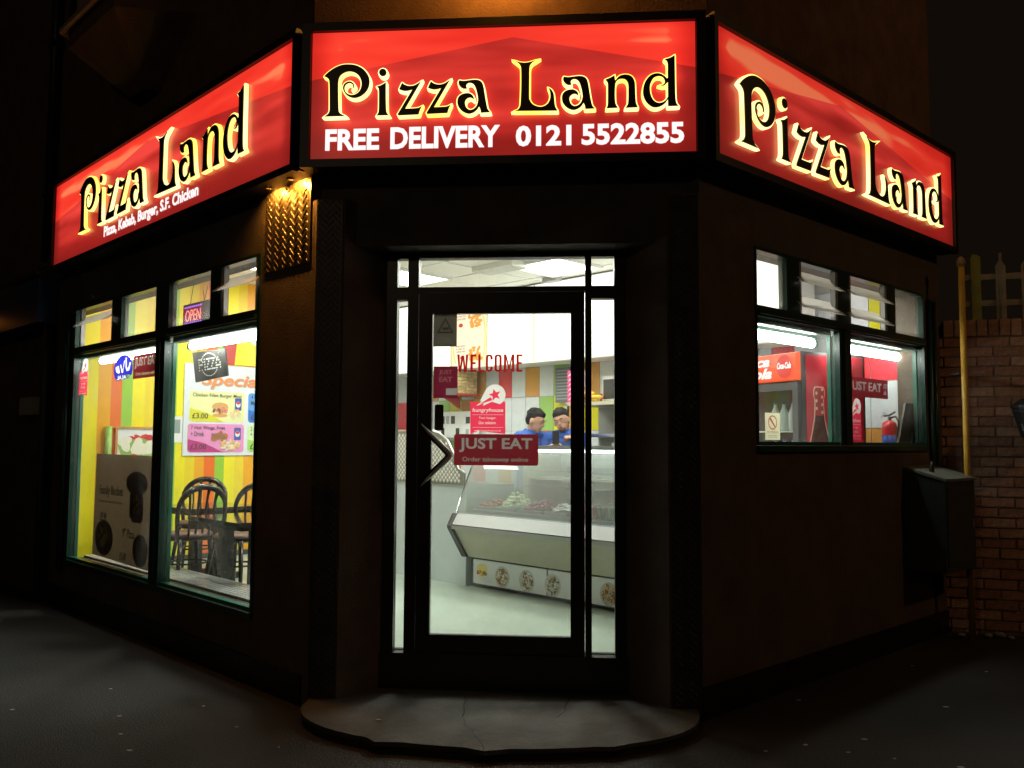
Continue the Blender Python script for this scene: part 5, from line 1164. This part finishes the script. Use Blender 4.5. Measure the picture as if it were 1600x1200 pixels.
pb_, _ = person('man in blue polo, right of the two, head tilted towards the phone', (-1.045, 3.42, ZF), R_(8), R_(18), R_(-16), R_(12), [((-.22, -.10, .96), (-.14, -.26, 1.02)), ((.25, -.04, .92), (.17, -.22, .89))], True, 0)
ph = thing('mobile_phone', 'dark mobile phone held between the two men', 'phone', FL, (-.975, 3.22, 1.405), R_(60))
MB().box(-.032, .032, -.004, .004, -.03, .085).build('phone_body', M['black'], ph, bevel=.003); MB().box(-.028, .028, .0042, .005, -.024, .078).build('screen', mat('phone_screen', (.05, .06, .09), .1), ph)
# ================================================================== RIGHT HAND YARD WALL, FENCE, PIPE, CABINET
FB = frame(Vector((3.235, 2.335, 0)), Vector((.976, -.218, 0)), Vector((.218, .976, 0)))
wall = thing('yard_wall', 'red brown brick yard wall with a soldier course of upright bricks on top', 'wall', FB, (0, 0, 0))
MB().box(-.05, 3.2, .008, .22, 0, 2.315).build('mortar', mat('old_mortar', (.24, .18, .14), .95, bump=.6, bs=80), wall)
bms = [mat('brick_face', (.44, .25, .17), .85, var=.25, vs_=22, bump=.6, bs=90), mat('brick_face_dark', (.36, .19, .125), .85, var=.3, vs_=22, bump=.6, bs=90), mat('brick_face_pale', (.50, .31, .22), .85, var=.25, vs_=22, bump=.6, bs=90)]
bl_, bh = .215, .065
bme = [MB().box(0, bl_, 0, .10, 0, bh).mesh('brick', bevel=.003) for _ in bms]; sme = [MB().box(0, .067, 0, .10, 0, .125).mesh('brick_on_end', bevel=.003) for _ in bms]
for a, m_ in zip(bme, bms): a.materials.append(m_)
for a, m_ in zip(sme, bms): a.materials.append(m_)
rnd = random.Random(4); NBK = 0
z = 2.330-.125
for k in range(22): link('brick', sme[rnd.randrange(3)], None, wall, (-.05+.077*k, rnd.uniform(-.003, .002), z))
hme = MB().box(0, .103, 0, .10, 0, bh).mesh('half_brick', bevel=.003); hme.materials.append(bms[0])
row = 0; z -= .077
while z > .0:
    x = -.05-(.113 if row % 2 else 0)
    if row % 2 == 0: link('brick', hme, None, wall, (-.162, 0, z))
    while x < (1.25 if z > .8 else .7):
        if x > -.2:
            link('brick', bme[rnd.randrange(3)], None, wall, (max(x, -.16)+rnd.uniform(-.002, .002), rnd.uniform(-.004, .004), z+rnd.uniform(-.0015, .0015))).rotation_euler = (rnd.uniform(-.01, .01), rnd.uniform(-.006, .006), rnd.uniform(-.012, .012)); NBK += 1
        x += .225
    z -= .075; row += 1
# fence behind
fence = thing('palisade_fence', 'pale steel palisade fence with pointed pales rising behind the brick wall', 'fence', FB, (0, .16, 0))
gal = mat('galvanised_steel', (.40, .38, .31), .5, .3, var=.25, vs_=10); gal2 = mat('yellow_green_painted_steel', (.34, .36, .08), .5, var=.2, vs_=10)
def pale(x, m_, flat=False):
    mb = MB(); zt = 2.86
    if flat: mb.plate([(-.035, 2.33), (.035, 2.33), (.035, zt-.02), (.012, zt), (-.02, zt+.005), (-.035, zt-.03)], -.004, .002)
    else:
        mb.plate([(-.034, 2.2), (-.010, 2.2), (-.010, zt-.06), (-.034, zt-.10)], -.012, -.008); mb.plate([(.010, 2.2), (.034, 2.2), (.034, zt-.10), (.010, zt-.06)], -.012, -.008)
        mb.prism([(-.010, -.012), (0, -.026), (.010, -.012), (.007, -.010), (0, -.022), (-.007, -.010)], 2.2, zt)
    return mb.build('pale', m_, fence, loc=(x, 0, 0))
pale(.215, gal2, True)
for k in range(12): pale(.385+.175*k, gal)
for z in (2.455, 2.66): MB().box(.14, 2.6, .001, .035, z, z+.045).build('rail', gal, fence)
# yellow pipe
t = thing('gas_pipe', 'tall yellow pipe with a domed cap standing at the end of the shop wall', 'pipe', F0, (3.205, 2.06, 0))
yp = mat('yellow_pipe_paint', (.62, .36, .05), .45, var=.15, vs_=12)
MB().tube([(0, 0, 0), (0, 0, 2.70)], .0215, 14).build('pipe', yp, t, smooth=True)
MB().lathe([(.030, 2.695), (.032, 2.72), (.026, 2.745), (.012, 2.76), (.002, 2.763)], 16).build('cap', mat('pipe_cap', (.30, .2, .09), .6), t, smooth=True)
for z in (.8, 1.9): MB().box(-.03, .03, .018, .16, z, z+.02).build('pipe_clip', M['dgrey'], t)
# cabinet on the facade
t = thing('wall_cabinet', 'dark green metal cabinet with a sloping lid fixed to the right facade', 'cabinet', FR, (2.40, Y0-.001, 0))
cg = mat('cabinet_green', (.035, .045, .035), .5, var=.25, vs_=10); cg2 = mat('cabinet_lid', (.16, .18, .155), .55, var=.3, vs_=14)
MB().prof([(0, .52), (-.27, .52), (-.27, 1.135), (0, 1.215)], 0, .52).build('body', cg, t)
MB().prof([(0, 1.2165), (-.285, 1.1365), (-.285, 1.155), (0, 1.238)], -.015, .535).build('lid', cg2, t)
MB().box(.03, .49, -.276, -.2705, .56, 1.10).build('door', cg, t); MB().box(.43, .45, -.29, -.2765, .8, .86).build('latch', M['steel'], t)
t = thing('small_bottle', 'small dark bottle left standing on the sloping cabinet lid', 'bottle', FR, (2.52, -.02, 1.192))
MB().lathe([(.016, 0), (.018, .004), (.018, .045), (.008, .062), (.008, .078)], 12).build('glass_body', mat('dark_glass', (.05, .035, .02), .1, coat=.5), t, smooth=True); MB().lathe([(.0095, .0785), (.0095, .09)], 12).build('bottle_cap', M['chrome'], t)
# hanging litter bin
t = thing('hanging_bin', 'black tapered bin hung on the brick wall at the right edge', 'bin', FB, (.53, -.17, 0))
bk_ = mat('bin_plastic', (.022, .024, .028), .45, var=.2, vs_=10)
MB().lathe([(.10, 1.43), (.125, 1.46), (.165, 1.62), (.172, 1.625), (.172, 1.65)], 24).build('bin_body', bk_, t)
MB().lathe([(.18, 1.652), (.178, 1.672), (.12, 1.72), (.02, 1.755)], 24).build('bin_lid', bk_, t)
tx = text_mesh('10', (-.17, -.09, 1.49, 1.54), bold=.01)
for v in tx.vertices:
    a = v.co.x/.145; r = .158-(.54-(v.co.z-1.0))*.1*0+.0; rr = .125+(v.co.z-1.46)*.25+.0015; v.co = (rr*math.sin(a), -rr*math.cos(a)+v.co.y*.2, v.co.z)
link('number', tx, M['grey'], t)
MB().box(-.04, .04, .0, .16, 1.55, 1.60).build('bracket', M['dgrey'], t)
# rubble at the foot of the wall
t0 = [(.05, -.10, .05), (.16, -.14, .035), (.24, -.10, .045), (-.02, -.16, .03), (.30, -.16, .03)]
for i, (x, y, r) in enumerate(t0):
    mb = MB().ball((0, 0, r*.35), (r, r*.8, r*.45), 7, 5, Matrix.Rotation(i*1.1, 4, 'Z'))
    lb = ['pale rubble lump nearest the shop wall, left of the biggest lump', 'flat pale rubble lump in front of the others at the wall foot', 'pale rubble lump behind, third from the shop wall', 'smallest pale rubble lump at the left end of the heap', 'pale rubble lump at the right end of the heap'][i]
    o = mb.build('rubble_lump', mat('pale_rubble', (.30, .29, .27), .9, var=.4, vs_=40) if i == 0 else bpy.data.materials['pale_rubble'])
    o.matrix_world = FB @ Matrix.Translation((x, y, .004)); tag(o, lb, 'rubble', 'rubble at the foot of the yard wall')
# shutter guides and drip rail, dark glossy green
for F, x in ((FL, -3.735), (FL, -3.80), (FR, 2.86), (FR, 2.935)):
    o = bpart('shutter_guide', MB().tube([(x, Y0-.02, .30), (x, Y0-.02, 2.46)], .018, 10), M['dgreen'], F, smooth=True)

# ================================================================== LEFT NEIGHBOUR
nb = thing('neighbour_building', 'dark neighbouring frontage beyond the left end of the shop', 'building', FL, (0, 0, 0))
MB().box(-9.5, -4.102, Y0+.03, Y0+.3, 0, 3.0).build('wall', M['dash'], nb)
MB().box(-7.4, -4.12, -.04, Y0+.029, 2.42, 2.84).build('fascia_board', mat('blue_fascia', (.03, .06, .14), .4), nb)
MB().box(-7.4, -4.12, -.07, -.041, 2.83, 2.87).build('fascia_cap', M['trim'], nb)
MB().box(-4.14, -4.104, .02, Y0+.02, 0, 2.41).build('pilaster', M['black'], nb)
MB().box(-9.5, -7.501, Y0+.02, Y0+.3, 3.001, 6.5).build('upper_wall', M['upper'], nb)
MB().prof([(-.05, 5.1), (.10, 5.1), (.10, 5.3), (-.05, 5.3)], -7.5, -4.6).build('eaves_board', M['grey'], nb) if 0 else None
t = thing('junction_box', 'small white junction box with a stub of cable on the dark wall at the left', 'junction box', FL, (-4.80, Y0+.03, 1.62))
MB().box(-.19, .19, -.07, 0, 0, .165).build('box', mat('junction_white', (.5, .48, .43), .5), t, bevel=.006); MB().tube([(-.19, -.03, .07), (-.26, -.035, .05), (-.30, -.03, .01)], .010, 6).build('cable', M['paper'], t)
t = thing('neighbour_lamp', 'small orange lamp glowing at the far left edge', 'lamp', FL, (-6.0, -.12, 2.60))
MB().box(-.06, .06, .0, .08, -.06, .06).build('lamp_body', M['dgrey'], t); MB().ball((-.0, -.03, 0), (.07, .05, .06)).build('lens', emat('lamp_orange', (1, .3, .04), 2.0), t, smooth=True)
# bay window on the upper storey
by = thing('bay_window', 'dim projecting upper bay window with curtains and a pale sill', 'window', FL, (0, 0, 0))
yb = -.30
tr = [(-3.05, Y0+.019), (-2.75, yb), (-1.85, yb), (-1.55, Y0+.019)]
MB().prism(tr, 4.33, 4.44).build('bay_apron', M['upper'], by)
MB().prism([(-3.12, Y0+.018), (-2.79, yb-.06), (-1.81, yb-.06), (-1.48, Y0+.018)], 4.441, 4.475).build('sill', mat('stone_sill', (.34, .27, .18), .8), by)
b = MB(); n_ = 4; top, bot = [Vector((x, y, 4.329)) for x, y in tr], [Vector((-2.3+(x+2.3)*.25, (Y0+.018)+(y-Y0)*.25 if y < 0 else Y0+.018, 3.95)) for x, y in tr]
b.add(top+bot, [(0, 1, 2, 3), (7, 6, 5, 4), (0, 4, 5, 1), (1, 5, 6, 2), (2, 6, 7, 3), (3, 7, 4, 0)]); b.build('corbel', M['upper'], by)
MB().prism([(x+(.02 if x < -2.3 else -.02), y+.03) for x, y in tr[1:3]]+[(-1.60, Y0+.018), (-3.0, Y0+.018)], 4.476, 5.8).build('curtain', mat('net_curtain', (.36, .26, .2), .8, var=.3, vs_=4), by)
ff = MB()
for i in range(3):
    a, b_ = Vector((*tr[i], 0)), Vector((*tr[i+1], 0)); d = (b_-a).normalized(); L = (b_-a).length; nn = Vector((d.y, -d.x, 0))
    T = Matrix(((d.x, -nn.x, 0, a.x), (d.y, -nn.y, 0, a.y), (0, 0, 1, 0), (0, 0, 0, 1)))
    for u in (0, L-.05) + ((L/2-.025,) if i == 1 else ()): ff.box(u, u+.05, -.005, .03, 4.476, 5.8, T)
    ff.box(.051, L-.051, -.004, .029, 4.476, 4.53, T); ff.box(.051, L-.051, -.004, .029, 5.2, 5.25, T)
ff.build('frame', M['trim'], by)
# downpipe on the upper wall
t = thing('downpipe', 'dark downpipe on the upper wall left of the bay window', 'pipe', FL, (0, 0, 0))
MB().tube([(-4.35, .08, 3.0), (-4.35, .08, 8)], .045, 10).build('pipe', M['trim'], t, smooth=True)
for z in (3.6, 5.0): MB().box(-4.41, -4.29, .03, .14, z, z+.05).build('pipe_bracket', M['trim'], t)

# street lamps beyond the picture: a white-orange one added behind to lift the dark walls, an assumed orange one at the right for the bricks and pipe
def added_street_lamp(x, y, z, label, col, P):
    t = thing('added_street_lamp', label, 'street lamp', F0, (x, y, 0))
    MB().tube([(0, 0, 0), (0, 0, 1.2), (0, 0, z)], [.08, .06, .04], 12).build('pole', M['grey'], t, smooth=True)
    MB().tube([(0, 0, z-.02), (0, .5, z+.12), (0, .9, z+.10)], .03, 8).build('arm', M['grey'], t, smooth=True)
    MB().box(-.14, .14, .80, 1.35, z+.06, z+.18).build('lamp_head', M['grey'], t, bevel=.02); MB().box(-.11, .11, .85, 1.3, z+.035, z+.0595).build('lens', emat('added_street_lens', col, 8), t)
    lamp_light('added_street_lamp_light', 'POINT', (x, y+1.1, z-.06), P, col, .15)
added_street_lamp(-3.5, -10.5, 5.6, 'unseen street lamp added behind the camera for general light on the walls', (1.0, .72, .48), STREET_FILL)
added_street_lamp(7.2, -2.2, 5.2, 'tall unseen street lamp assumed to the right beyond the picture to light bricks and pipe', (1.0, .52, .22), STREET_ASSUMED)
